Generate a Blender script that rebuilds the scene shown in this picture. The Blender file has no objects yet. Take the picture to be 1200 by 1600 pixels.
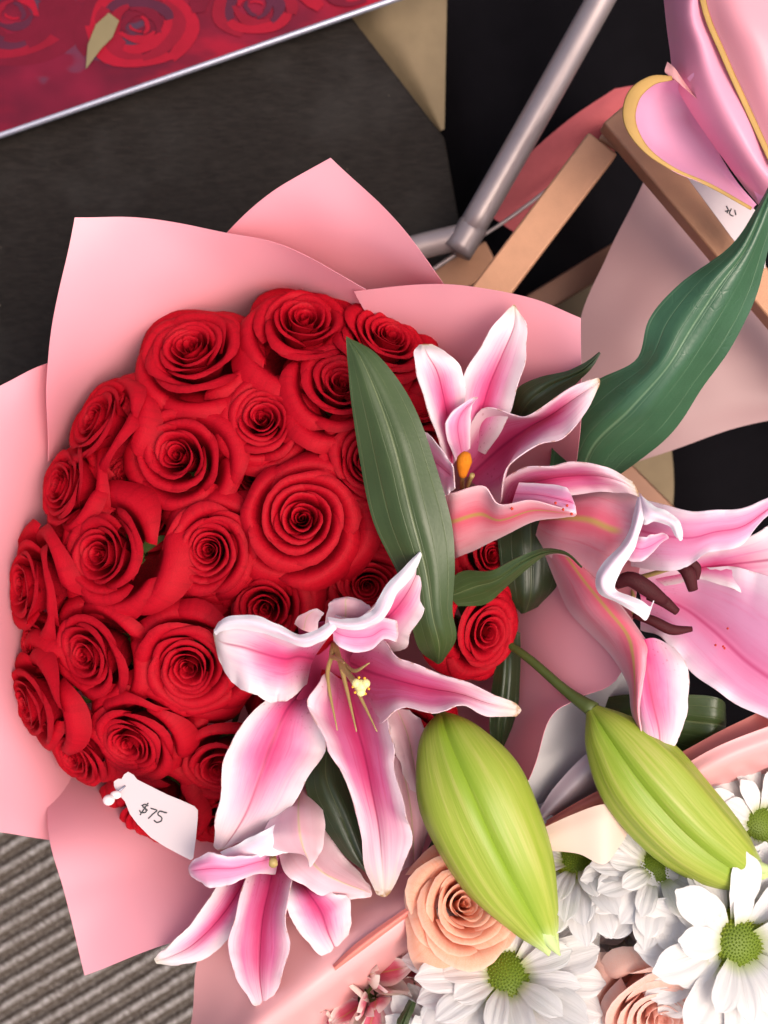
import bpy, bmesh, math, random
from mathutils import Vector, Matrix, noise
R = math.radians
random.seed(7)
scene = bpy.context.scene
COL = scene.collection
# ------------------------------------------------------------------ camera
REF = 0.45            # height of the flower plane over the floor
CAMH = 0.60           # camera over the flower plane
cd = bpy.data.cameras.new('camera'); cam = bpy.data.objects.new('camera', cd); COL.objects.link(cam)
cam.location = (0, 0, REF + CAMH); cam.rotation_euler = (0, 0, 0)
cd.sensor_fit = 'HORIZONTAL'; cd.sensor_width = 24; cd.lens = 36.0
cd.clip_start = 0.02; cd.clip_end = 60
cd.dof.use_dof = True; cd.dof.focus_distance = 0.585; cd.dof.aperture_fstop = 6.7
scene.camera = cam
scene.render.resolution_x = 768; scene.render.resolution_y = 1024
# ------------------------------------------------------------------ light
SUN_EL, SUN_AZ = R(66), R(-25)      # azimuth counted from +X to +Y: from the right of the picture
world = bpy.data.worlds.new("World"); scene.world = world; world.use_nodes = True
wn = world.node_tree; bg = wn.nodes['Background']
sky = wn.nodes.new('ShaderNodeTexSky'); sky.sky_type = 'NISHITA'; sky.sun_disc = False
sky.sun_elevation = SUN_EL; sky.sun_rotation = math.pi/2 - SUN_AZ; sky.air_density = 1.0; sky.dust_density = 8.0; sky.ozone_density = 0.0
wn.links.new(sky.outputs[0], bg.inputs[0]); bg.inputs[1].default_value = 0.15
ld = bpy.data.lights.new('sun', 'SUN'); lo = bpy.data.objects.new('sun', ld); COL.objects.link(lo)
ld.energy = 1.1; ld.angle = R(45); ld.color = (1, .95, .88)
sd = Vector((math.cos(SUN_EL)*math.cos(SUN_AZ), math.cos(SUN_EL)*math.sin(SUN_AZ), math.sin(SUN_EL)))
lo.rotation_euler = sd.to_track_quat('Z', 'Y').to_euler(); lo.location = (0, 0, 3)
scene.view_settings.view_transform = 'Standard'; scene.view_settings.look = 'None'
scene.view_settings.exposure = 0.44; scene.view_settings.gamma = 1
try:
    scene.cycles.max_bounces = 6; scene.cycles.transparent_max_bounces = 4
except Exception: pass

# ------------------------------------------------------------------ helpers
def P(px, py, z=0.0):
    """point of the place that lies z millimetres over the flower plane, px/py on the 1200x1600 picture plan"""
    zz = REF + z/1000.0
    k = (REF + CAMH - zz)/CAMH/3000.0
    return Vector(((px-600)*k, (800-py)*k, zz))

LOCAL = set()         # things whose parts are modelled in their own coordinates
def tag(o, label=None, cat=None, group=None, kind=None):
    if label: o['label'] = label
    if cat: o['category'] = cat
    if group: o['group'] = group
    if kind: o['kind'] = kind
    return o

def thing(name, label, cat, loc=(0, 0, 0), group=None):
    o = bpy.data.objects.new(name, None); COL.objects.link(o); o.location = loc
    o.empty_display_size = 0.01
    return tag(o, label, cat, group)

def link(name, me, mat=None, parent=None, label=None):
    o = bpy.data.objects.new(name, me); COL.objects.link(o)
    if mat and not me.materials: me.materials.append(mat)
    if parent:
        o.parent = parent
        if parent.type == 'EMPTY' and parent.name not in LOCAL:
            o.matrix_parent_inverse = Matrix.Translation(-parent.location)
    if label: o['label'] = label
    return o

def cr(p, t):
    """Catmull-Rom through the tuple list p, t in 0..1"""
    n = len(p)
    if n == 1: return p[0]
    x = t*(n-1); i = min(int(x), n-2); f = x-i
    p1, p2 = p[i], p[i+1]
    p0 = p[i-1] if i > 0 else tuple(2*a-b for a, b in zip(p1, p2))
    p3 = p[i+2] if i+2 < n else tuple(2*b-a for a, b in zip(p1, p2))
    return tuple(0.5*((2*b)+(c-a)*f+(2*a-5*b+4*c-d)*f*f+(3*b-a-3*c+d)*f**3) for a, b, c, d in zip(p0, p1, p2, p3))

def grid_mesh(name, f, nu, nv, closed=False):
    """f(u,v)->Vector; quads with a UV map (u across, v along)"""
    vs, fs, uv = [], [], []
    for j in range(nv+1):
        for i in range(nu+1):
            vs.append(f(i/nu, j/nv)); uv.append((i/nu, j/nv))
    for j in range(nv):
        for i in range(nu):
            a = j*(nu+1)+i
            fs.append((a, a+1, a+nu+2, a+nu+1))
    me = bpy.data.meshes.new(name); me.from_pydata([tuple(v) for v in vs], [], fs)
    l = me.uv_layers.new(name='UVMap')
    for lp in me.loops: l.data[lp.index].uv = uv[lp.vertex_index]
    for p in me.polygons: p.use_smooth = True
    return me

def thick(o, t):
    m = o.modifiers.new('thickness', 'SOLIDIFY'); m.thickness = t; m.offset = 0
    e = o.modifiers.new('crisp_edges', 'EDGE_SPLIT'); e.split_angle = R(50)
    return o

def loft(name, rows, mat, parent, nu=14, nv=26, t=0.0004, ruffle=0, rf=5, seed=0, groove=0, wob=0, flip=False, label=None, edge=1.0):
    """skin a sheet through rows of points (px,py,zmm). ruffle/groove/wob in mm"""
    k = max(len(r) for r in rows)
    ruffle *= 1.35; wob *= 1.15 if ruffle else 1
    def f(u, v):
        line = [cr([r[c] for r in rows], v) for c in range(k)]
        q = cr(line, u); w = P(*q)
        e = abs(2*u-1)
        env = math.sin(math.pi*min(1, max(0, v)))**0.5
        if ruffle:
            s = (1 if u > .5 else -1)
            ph = seed*3.1+s*1.7
            w.z += ruffle/1000*e**3*env*(math.sin(v*rf*6.28+ph)+.5*math.sin(v*rf*2.3*6.28+ph*2))+ruffle/1000*.35*e**6*env*math.sin(v*rf*4.7*6.28+ph*4)
            tang = Vector(P(*cr([r[-1] for r in rows], v))) - Vector(P(*cr([r[0] for r in rows], v)))
            if tang.length > 1e-6:
                w += tang.normalized()*s*ruffle/1000*.35*e**3*env*math.sin(v*rf*1.4*6.28+ph*1.3)
        if groove:
            w.z -= groove/1000*(math.exp(-(e/.12)**2))*env
            w.z += groove/1000*.45*(math.exp(-((e-.3)/.15)**2))*env
        if wob:
            w += noise.noise_vector(Vector((w.x*14+seed, w.y*14, seed*.7)))*wob/1000
            w.z += wob/1000*noise.noise(Vector((w.x*40+seed, w.y*40, seed)))*.5
        return w
    me = grid_mesh(name, f, nu, nv)
    if flip: me.flip_normals()
    o = link(name, me, mat, parent, label)
    if t: thick(o, t)
    return o

def tube(name, pts, rad, mat, parent, n=8, seg=16, label=None, world=False, caps=True, flat=1.0):
    """round bar along (px,py,z) points; rad in mm, a number or one per point"""
    ra = rad if isinstance(rad, (list, tuple)) else [rad]*len(pts)
    src = [tuple(p)+(r,) for p, r in zip(pts, ra)]
    cs = []
    for i in range(seg+1):
        q = cr(src, i/seg)
        cs.append((Vector(q[:3]) if world else P(*q[:3]), max(q[3], .05)/1000))
    vs, fs, uv = [], [], []
    for i, (c, r) in enumerate(cs):
        a = cs[max(i-1, 0)][0]; b = cs[min(i+1, seg)][0]
        d = (b-a).normalized()
        s = d.cross(Vector((0, 0, 1)))
        if s.length < .05: s = Vector((1, 0, 0))
        s.normalize(); t = s.cross(d).normalized()
        for k in range(n):
            an = 6.28318*k/n
            vs.append(c+s*math.cos(an)*r+t*math.sin(an)*r*flat); uv.append((k/n, i/seg))
    for i in range(seg):
        for k in range(n):
            fs.append((i*n+k, i*n+(k+1) % n, (i+1)*n+(k+1) % n, (i+1)*n+k))
    if caps:
        fs.append(tuple(reversed(range(n)))); fs.append(tuple(seg*n+k for k in range(n)))
    me = bpy.data.meshes.new(name); me.from_pydata([tuple(v) for v in vs], [], fs)
    l = me.uv_layers.new(name='UVMap')
    for lp in me.loops: l.data[lp.index].uv = uv[lp.vertex_index]
    for p in me.polygons: p.use_smooth = True
    me.validate(); 
    bm = bmesh.new(); bm.from_mesh(me); bmesh.ops.recalc_face_normals(bm, faces=bm.faces); bm.to_mesh(me); bm.free()
    return link(name, me, mat, parent, label)

def prism(name, pts, ztop, th, mat, parent=None, bevel=0.0, label=None):
    """flat solid with outline pts (px,py) or (px,py,z), top at ztop mm, th mm thick"""
    bm = bmesh.new()
    top = [bm.verts.new(P(p[0], p[1], p[2] if len(p) > 2 else ztop)) for p in pts]
    f = bm.faces.new(top); f.normal_update()
    if f.normal.z < 0: f.normal_flip()
    r = bmesh.ops.extrude_face_region(bm, geom=[f])
    vs = [g for g in r['geom'] if isinstance(g, bmesh.types.BMVert)]
    for v in vs: v.co.z -= th/1000
    bmesh.ops.recalc_face_normals(bm, faces=bm.faces)
    if bevel: bmesh.ops.bevel(bm, geom=bm.edges[:], offset=bevel/1000, segments=3, profile=.6, affect='EDGES')
    me = bpy.data.meshes.new(name); bm.to_mesh(me); bm.free()
    if bevel:
        for p in me.polygons: p.use_smooth = True
    o = link(name, me, mat, parent, label)
    if bevel:
        m = o.modifiers.new('wn', 'WEIGHTED_NORMAL')
    return o

def ball(name, c, r, mat, parent, sx=1, sy=1, sz=1, label=None, seg=14):
    bm = bmesh.new(); bmesh.ops.create_uvsphere(bm, u_segments=seg, v_segments=seg//2+1, radius=r/1000)
    bmesh.ops.scale(bm, vec=(sx, sy, sz), verts=bm.verts); bmesh.ops.translate(bm, vec=c, verts=bm.verts)
    me = bpy.data.meshes.new(name); bm.to_mesh(me); bm.free()
    for p in me.polygons: p.use_smooth = True
    return link(name, me, mat, parent, label)

# ------------------------------------------------------------------ materials
class NT:
    def __init__(s, name):
        s.m = bpy.data.materials.new(name); s.m.use_nodes = True
        s.t = s.m.node_tree; s.n = s.t.nodes; s.b = s.n['Principled BSDF']; s.out = s.n['Material Output']
    def L(s, a, b): s.t.links.new(a, b)
    def node(s, typ, **kw):
        x = s.n.new(typ)
        for k, v in kw.items(): setattr(x, k, v)
        return x
    def val(s, x, inp):
        if isinstance(x, (int, float)): inp.default_value = x
        elif isinstance(x, tuple): inp.default_value = x if len(x) == len(inp.default_value) else (*x, 1)
        else: s.L(x, inp)
    def math(s, op, a, b=0.0, c=0.0, clamp=False):
        x = s.node('ShaderNodeMath', operation=op, use_clamp=clamp)
        s.val(a, x.inputs[0]); s.val(b, x.inputs[1]); s.val(c, x.inputs[2]); return x.outputs[0]
    def smooth(s, x, a, b):
        m = s.node('ShaderNodeMapRange', interpolation_type='SMOOTHSTEP')
        s.val(x, m.inputs[0]); m.inputs[1].default_value = a; m.inputs[2].default_value = b
        return m.outputs[0]
    def mix(s, f, a, b, blend='MIX'):
        m = s.node('ShaderNodeMix', data_type='RGBA', blend_type=blend)
        s.val(f, m.inputs[0]); s.val(a, m.inputs[6]); s.val(b, m.inputs[7]); return m.outputs[2]
    def uv(s):
        t = s.node('ShaderNodeUVMap'); x = s.node('ShaderNodeSeparateXYZ'); s.L(t.outputs[0], x.inputs[0])
        return x.outputs[0], x.outputs[1]
    def comb(s, a, b, c=0.0):
        x = s.node('ShaderNodeCombineXYZ'); s.val(a, x.inputs[0]); s.val(b, x.inputs[1]); s.val(c, x.inputs[2]); return x.outputs[0]
    def noise(s, vec, scale, detail=3, rough=.55, dist=0):
        x = s.node('ShaderNodeTexNoise'); x.inputs['Scale'].default_value = scale; x.inputs['Detail'].default_value = detail
        x.inputs['Roughness'].default_value = rough; x.inputs['Distortion'].default_value = dist
        if vec is not None: s.L(vec, x.inputs['Vector'])
        return x.outputs[0]
    def objc(s):
        return s.node('ShaderNodeTexCoord').outputs['Object']
    def rnd(s):
        return s.node('ShaderNodeObjectInfo').outputs['Random']
    def bump(s, h, strength, dist):
        b = s.node('ShaderNodeBump'); b.inputs['Strength'].default_value = strength; b.inputs['Distance'].default_value = dist
        s.L(h, b.inputs['Height']); s.L(b.outputs[0], s.b.inputs['Normal']); return b.outputs[0]
    def finish(s, col, rough=.5, spec=.5, trans=0, tcol=None, sheen=0, metal=0, coat=0):
        s.val(col, s.b.inputs['Base Color']); s.val(rough, s.b.inputs['Roughness'])
        s.b.inputs['Specular IOR Level'].default_value = spec; s.b.inputs['Metallic'].default_value = metal
        s.b.inputs['Sheen Weight'].default_value = sheen
        s.b.inputs['Coat Weight'].default_value = coat
        if sheen: s.b.inputs['Sheen Roughness'].default_value = .4
        if trans:
            tr = s.node('ShaderNodeBsdfTranslucent'); s.val(tcol if tcol is not None else col, tr.inputs[0])
            mx = s.node('ShaderNodeMixShader'); mx.inputs[0].default_value = trans
            s.L(s.b.outputs[0], mx.inputs[1]); s.L(tr.outputs[0], mx.inputs[2]); s.L(mx.outputs[0], s.out.inputs[0])
        return s.m

def simple(name, col, rough=.5, spec=.5, trans=0, var=.08, nsc=60, bump=0, bsc=300, metal=0, sheen=0, coat=0):
    a = NT(name); o = a.objc(); n = a.noise(o, nsc)
    dark = tuple(c*(1-var*2) for c in col); lite = tuple(min(1, c*(1+var)) for c in col)
    c = a.mix(n, dark, lite)
    if bump: a.bump(a.noise(o, bsc, 4), bump, .0006)
    return a.finish(c, rough, spec, trans, sheen=sheen, metal=metal, coat=coat)

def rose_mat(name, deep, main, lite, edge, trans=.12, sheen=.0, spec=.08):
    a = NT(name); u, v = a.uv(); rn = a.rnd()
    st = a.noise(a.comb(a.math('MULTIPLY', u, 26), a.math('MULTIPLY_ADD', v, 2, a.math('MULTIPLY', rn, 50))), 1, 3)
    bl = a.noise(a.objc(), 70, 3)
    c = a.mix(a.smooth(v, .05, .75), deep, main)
    c = a.mix(a.math('MULTIPLY', a.smooth(bl, .35, .7), .55), c, lite)
    c = a.mix(a.math('MULTIPLY', a.smooth(v, .9, 1.0), .5), c, edge)
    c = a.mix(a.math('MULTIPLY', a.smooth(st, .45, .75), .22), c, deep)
    a.bump(a.math('ADD', st, a.math('MULTIPLY', bl, 1.5)), .25, .0006)
    return a.finish(c, .6, spec, trans, sheen=sheen)

def tepal_mat(name, white, pink, hot, rib, ribw=.07, e0=.32, e1=.95, v0=.40, v1=.84, tipc=(.75, .72, .55), spots=1, tipv=.93, trans=.34, hotw=.05, brown=0):
    """oriental lily tepal: pigment follows the tepal's own length (v) and width (u)"""
    a = NT(name); u, v = a.uv(); rn = a.rnd()
    e = a.math('ABSOLUTE', a.math('MULTIPLY_ADD', u, 2, -1))
    st = a.noise(a.comb(a.math('MULTIPLY', u, 22), a.math('MULTIPLY_ADD', v, 2.2, a.math('MULTIPLY', rn, 90))), 1, 4, .6)
    lo_ = a.noise(a.comb(a.math('MULTIPLY', u, 3), a.math('MULTIPLY_ADD', v, 4, a.math('MULTIPLY', rn, 30))), 1, 3)
    ee = a.math('ADD', e, a.math('MULTIPLY_ADD', lo_, .35, -.175))
    ee = a.math('ADD', ee, a.math('MULTIPLY_ADD', st, .3, -.15))
    vv = a.math('ADD', v, a.math('MULTIPLY_ADD', st, .26, -.13))
    m = a.math('MULTIPLY', a.math('SUBTRACT', 1, a.smooth(ee, e0, e1)), a.math('SUBTRACT', 1, a.smooth(vv, v0, v1)))
    c = a.mix(m, white, pink)
    h = a.math('MULTIPLY', a.math('SUBTRACT', 1, a.smooth(ee, hotw, hotw+.42)), a.math('SUBTRACT', 1, a.smooth(vv, v0-.08, v1-.08)))
    c = a.mix(a.math('MULTIPLY', h, .85), c, hot)
    # fine veins
    vein = a.math('MULTIPLY', a.smooth(st, .50, .66), .45)
    c = a.mix(a.math('MULTIPLY', vein, m), c, hot)
    # midrib
    r_ = a.math('SUBTRACT', 1, a.smooth(e, .0, ribw))
    c = a.mix(a.math('MULTIPLY', a.math('MULTIPLY', r_, .7), a.math('SUBTRACT', 1, a.smooth(v, .75, .97))), c, rib)
    # creamy tip
    c = a.mix(a.math('MULTIPLY', a.smooth(vv, tipv-.13, tipv+.12), .7), c, tipc)
    if brown:
        bn = a.noise(a.objc(), 260, 3)
        bm_ = a.math('MULTIPLY', a.smooth(v, .955, .995), a.smooth(bn, .4, .55))
        c = a.mix(a.math('MULTIPLY', bm_, brown), c, (.42, .2, .04))
        ed = a.math('MULTIPLY', a.smooth(e, .965, 1.0), a.smooth(a.noise(a.comb(u, a.math('MULTIPLY', v, 9), rn), 2, 2), .52, .62))
        c = a.mix(a.math('MULTIPLY', ed, .6*brown), c, (.5, .2, .08))
    if spots:
        vo = a.node('ShaderNodeTexVoronoi'); vo.inputs['Scale'].default_value = 1
        a.L(a.comb(a.math('MULTIPLY', u, 14), a.math('MULTIPLY', v, 34)), vo.inputs['Vector'])
        sp = a.math('MULTIPLY', a.math('SUBTRACT', 1, a.smooth(vo.outputs['Distance'], .13, .24)), a.math('SUBTRACT', 1, a.smooth(v, .12, .30)))
        c = a.mix(a.math('MULTIPLY', sp, .35*spots), c, (.35, .01, .06))
    hgt = a.math('ADD', a.math('MULTIPLY', st, 1.0), a.math('MULTIPLY', a.noise(a.objc(), 420, 3), .35))
    a.bump(hgt, .35, .0007)
    return a.finish(c, .42, .38, trans, sheen=.08)

def leaf_mat(name, dark, lite, vein, rough=.38, nveins=6, crease=0.0, trans=.08):
    a = NT(name); u, v = a.uv(); o = a.objc()
    n = a.noise(o, 45, 4)
    c = a.mix(n, dark, lite)
    st = a.noise(a.comb(a.math('MULTIPLY', u, 60), a.math('MULTIPLY', v, 3)), 1, 3)
    c = a.mix(a.math('MULTIPLY', a.smooth(st, .45, .7), .3), c, dark)
    w = a.math('ABSOLUTE', a.math('SUBTRACT', a.math('FRACT', a.math('MULTIPLY_ADD', u, nveins, a.math('MULTIPLY', a.noise(a.comb(u, v, 0), 3, 2), .5))), .5))
    ln = a.math('MULTIPLY', a.math('SUBTRACT', 1, a.smooth(w, .0, .06)), a.smooth(st, .35, .6))
    e = a.math('ABSOLUTE', a.math('MULTIPLY_ADD', u, 2, -1))
    mid = a.math('SUBTRACT', 1, a.smooth(e, .01, .05))
    c = a.mix(a.math('MULTIPLY', ln, .35), c, vein)
    c = a.mix(a.math('MULTIPLY', mid, .5), c, vein)
    h = a.math('SUBTRACT', a.math('MULTIPLY', n, .6), a.math('ADD', ln, a.math('MULTIPLY', mid, 2)))
    if crease:
        w2 = a.node('ShaderNodeTexVoronoi', feature='DISTANCE_TO_EDGE'); w2.inputs['Scale'].default_value = 1
        a.L(a.comb(a.math('MULTIPLY', u, 9), a.math('MULTIPLY', v, 26)), w2.inputs['Vector'])
        h = a.math('ADD', h, a.math('MULTIPLY', a.math('MULTIPLY', a.smooth(w2.outputs[0], 0, .09), a.smooth(a.noise(o, 60, 2), .5, .62)), crease))
    h = a.math('ADD', h, a.math('MULTIPLY', a.noise(o, 500, 3), .5))
    a.bump(h, .32, .0006)
    return a.finish(c, rough, .5, trans)

M = {}
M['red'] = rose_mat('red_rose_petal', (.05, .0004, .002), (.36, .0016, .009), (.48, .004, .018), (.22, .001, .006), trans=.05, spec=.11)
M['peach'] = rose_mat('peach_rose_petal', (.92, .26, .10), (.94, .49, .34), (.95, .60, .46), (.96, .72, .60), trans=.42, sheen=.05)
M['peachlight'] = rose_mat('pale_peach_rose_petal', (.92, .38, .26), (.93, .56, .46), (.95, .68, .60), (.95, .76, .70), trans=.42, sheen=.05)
M['white'] = None
def daisy_mat():
    a = NT('white_chrysanthemum_petal'); u, v = a.uv()
    st = a.noise(a.comb(a.math('MULTIPLY', u, 12), a.math('MULTIPLY_ADD', v, 1.2, a.math('MULTIPLY', a.rnd(), 40))), 1, 3)
    c = a.mix(a.smooth(v, .0, .25), (.45, .50, .2), (.72, .69, .68))
    a.bump(st, .5, .0009)
    return a.finish(c, .5, .3, .22)
M['white'] = daisy_mat()
M['tep'] = tepal_mat('pink_lily_tepal', (.86, .74, .77), (.76, .25, .46), (.74, .04, .20), (.45, .02, .12), brown=.8)
M['tep2'] = tepal_mat('deep_pink_lily_tepal', (.84, .64, .70), (.66, .145, .32), (.60, .03, .15), (.34, .012, .08), e0=.5, e1=1.0, v0=.52, v1=.92, brown=.8)
M['throat'] = simple('deep_pink_throat', (.55, .06, .17), .5, .3, trans=.2, var=.15)
M['teppale'] = tepal_mat('pale_pink_lily_tepal', (.87, .72, .80), (.80, .36, .57), (.80, .22, .43), (.6, .05, .2), e0=.5, e1=1.0, v0=.75, v1=1.1, tipv=1.1, spots=.4, hotw=.02, brown=.4)
M['tepback'] = tepal_mat('lily_tepal_outside', (.88, .58, .62), (.84, .33, .40), (.80, .12, .19), (.50, .42, .06), ribw=.11, hotw=.1, e0=.55, e1=1.1, v0=.8, v1=1.15, spots=0, tipv=1.2, trans=.18)
M['tepback2'] = tepal_mat('pale_lily_tepal_outside', (.84, .64, .68), (.80, .50, .56), (.78, .42, .48), (.60, .5, .25), e0=.55, e1=1.1, v0=.6, v1=1.1, spots=0, tipv=1.1, trans=.2)
M['tepwhite'] = tepal_mat('white_curled_lily_margin', (.88, .84, .88), (.84, .70, .78), (.82, .62, .72), (.8, .6, .7), e0=.2, e1=.8, v0=.5, v1=1, spots=0, tipv=1.2, trans=.2)
M['leaf'] = leaf_mat('lily_leaf', (.030, .052, .014), (.058, .090, .028), (.17, .20, .09))
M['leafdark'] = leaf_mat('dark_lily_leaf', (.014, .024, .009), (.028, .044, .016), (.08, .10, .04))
M['leafgloss'] = leaf_mat('glossy_lily_leaf', (.026, .072, .034), (.05, .132, .066), (.17, .27, .15), rough=.30, crease=.35)
M['stem'] = simple('green_stem', (.075, .10, .022), .5, .4, var=.2)
def bud_mat():
    a = NT('lily_bud_tepal'); u, v = a.uv()
    st = a.noise(a.comb(a.math('MULTIPLY', u, 20), a.math('MULTIPLY_ADD', v, 2.6, a.math('MULTIPLY', a.rnd(), 20))), 1, 4)
    e = a.math('ABSOLUTE', a.math('MULTIPLY_ADD', u, 2, -1))
    c = a.mix(a.smooth(st, .3, .7), (.27, .35, .03), (.36, .405, .06))
    c = a.mix(a.math('MULTIPLY', a.smooth(e, .5, .98), .75), c, (.19, .31, .012))
    pk = a.math('MULTIPLY', a.smooth(st, .5, .72), a.math('MULTIPLY', a.smooth(v, .15, .35), a.math('SUBTRACT', 1, a.smooth(v, .5, .8))))
    c = a.mix(a.math('MULTIPLY', pk, .2), c, (.60, .42, .22))
    c = a.mix(a.math('MULTIPLY', a.smooth(a.math('ADD', v, a.math('MULTIPLY', st, .1)), .86, 1.03), .8), c, (.58, .72, .30))
    c = a.mix(a.math('MULTIPLY', a.math('SUBTRACT', 1, a.smooth(v, .0, .12)), .7), c, (.20, .24, .03))
    c = a.mix(a.math('MULTIPLY', a.math('SUBTRACT', 1, a.smooth(e, .0, .06)), .5), c, (.26, .32, .03))
    a.bump(st, .5, .0009)
    return a.finish(c, .42, .4, .08)
M['bud'] = bud_mat()

def paper_mat(name, col, rough=.38, var=.03, trans=.32, spec=.5):
    a = NT(name); o = a.objc(); n = a.noise(o, 9, 3); f = a.noise(o, 900, 2)
    c = a.mix(n, tuple(x*(1-var) for x in col), tuple(min(1, x*(1+var)) for x in col))
    a.bump(a.math('ADD', a.math('MULTIPLY', f, .08), a.math('MULTIPLY', a.noise(o, 35, 2), 1)), .22, .0012)
    return a.finish(c, rough, spec, trans)
M['paper'] = paper_mat('pink_wrapping_paper', (.88, .40, .47), rough=.34)
M['mauve'] = paper_mat('mauve_wrapping_paper', (.35, .20, .205), .5, trans=.1)
M['coral'] = paper_mat('coral_wrapping_paper', (.86, .27, .22), .35, trans=.3)
M['lightpink'] = paper_mat('light_pink_wrapping_paper', (.87, .44, .44), .3, trans=.25)
M['lilac'] = paper_mat('lilac_pink_ribbon', (.84, .42, .62), .35, trans=.2)
M['hotpaper'] = paper_mat('bright_pink_wrapping_paper', (.86, .36, .50), .38, trans=.25)
M['cream'] = paper_mat('cream_tissue', (.80, .60, .50), .45, trans=.25)
M['grey'] = paper_mat('grey_white_tissue', (.50, .48, .50), .35, trans=.2)
M['tag'] = paper_mat('white_card', (.56, .47, .49), .5, trans=.05)
M['gold'] = simple('gold_trim', (.42, .25, .075), .6, .3, metal=.1, var=.1)
M['copper'] = simple('rose_gold_metal', (.42, .21, .12), .5, .4, metal=.25, var=.08, nsc=120, bump=.25, bsc=1500)
M['copperdark'] = simple('brown_painted_metal', (.16, .07, .04), .4, .5, metal=.4, var=.1)
M['steel'] = simple('grey_painted_steel', (.36, .29, .29), .42, .5, metal=.5, var=.1)
M['navy'] = simple('black_cloth', (.0035, .0028, .004), .85, .06, sheen=0, var=.2, bump=.4, bsc=1800)
M['beige'] = simple('beige_cloth', (.20, .145, .085), .8, .3, var=.12, bump=.5, bsc=1500)
M['pinkcloth'] = simple('rose_pink_felt', (.46, .10, .11), .85, .2, var=.12, bump=.4, bsc=1500)
M['ink'] = simple('grey_ink', (.04, .04, .045), .6)
M['pearl'] = simple('pearl', (.85, .68, .68), .18, .7, coat=.6)
M['anther'] = simple('maroon_anther', (.055, .005, .008), .6, .2, var=.25, bump=.6, bsc=1500)
M['anthero'] = simple('orange_pollen', (.75, .22, .01), .8, .2, var=.2, bump=1, bsc=2500)
M['filament'] = simple('pale_green_filament', (.50, .36, .13), .4, .5, var=.15, trans=.15)
M['stigma'] = simple('yellow_stigma', (.80, .72, .30), .4, .5, var=.12)
M['orange'] = simple('orange_stigma_rim', (.85, .42, .02), .5)
M['discg'] = None
def disc_mat():
    a = NT('green_flower_disc'); u, v = a.uv()
    n = a.noise(a.objc(), 500, 2)
    c = a.mix(a.smooth(v, .55, 1.0), (.115, .17, .008), (.30, .29, .016))
    c = a.mix(a.math('MULTIPLY', n, .5), c, (.20, .29, .02))
    return a.finish(c, .5, .3, .1)
M['discg'] = disc_mat()

# ------------------------------------------------------------------ ground, table, things behind
def floor():
    # ribbed mat: real ridges running up to the right
    ang = R(31); per = .0152*1.0; n = 92; L_ = 1.0
    d = Vector((math.cos(ang), math.sin(ang), 0)); s = Vector((-d.y, d.x, 0)); c0 = P(250, 1500, -450); c0.z = 0
    vs, fs, uv = [], [], []
    prof = [(0, 0), (.12, .0), (.22, .0032), (.36, .0050), (.5, .0054), (.64, .0050), (.78, .0032), (.88, .0)]
    NS = 60
    k = 0; rows = []
    for r in range(-n//2, n//2):
        for (t, z) in prof: rows.append(((r+t)*per, z, t))
    for (y, z, t) in rows:
        for i in range(NS+1):
            x = (i/NS-.5)*1.7
            p = c0+d*x+s*(y+.0014*noise.noise(Vector((x*7, y*9, 0)))); p.z = z+.0006*noise.noise(Vector((x*60, y*90, 3)))
            vs.append(tuple(p)); uv.append((x, t))
    for j in range(len(rows)-1):
        for i in range(NS):
            a = j*(NS+1)+i; fs.append((a, a+1, a+NS+2, a+NS+1))
    me = bpy.data.meshes.new('ribbed_mat'); me.from_pydata(vs, [], fs)
    for p in me.polygons: p.use_smooth = True
    l = me.uv_layers.new(name='UVMap')
    for lp in me.loops: l.data[lp.index].uv = uv[lp.vertex_index]
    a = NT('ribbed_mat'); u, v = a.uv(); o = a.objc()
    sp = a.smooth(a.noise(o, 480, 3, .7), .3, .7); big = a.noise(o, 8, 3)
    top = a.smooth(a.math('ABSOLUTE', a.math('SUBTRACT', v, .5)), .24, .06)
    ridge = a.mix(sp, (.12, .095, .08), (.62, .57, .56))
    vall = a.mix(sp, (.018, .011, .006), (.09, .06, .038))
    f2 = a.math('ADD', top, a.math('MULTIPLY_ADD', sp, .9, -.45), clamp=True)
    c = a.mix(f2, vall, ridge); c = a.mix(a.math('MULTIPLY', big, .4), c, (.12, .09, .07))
    a.bump(sp, .8, .0015)
    a.finish(c, .75, .3)
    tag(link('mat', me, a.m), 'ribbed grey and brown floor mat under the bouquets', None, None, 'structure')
    g = simple('concrete_floor', (.09, .075, .065), .8, .3, var=.2, bump=.5, bsc=200)
    bm = bmesh.new(); q = 6
    bm.faces.new([bm.verts.new(v) for v in ((-q, -q, -.004), (q, -q, -.004), (q, q, -.004), (-q, q, -.004))])
    m2 = bpy.data.meshes.new('floor'); bm.to_mesh(m2); bm.free()
    tag(link('floor', m2, g), None, None, None, 'structure')
floor()

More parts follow.
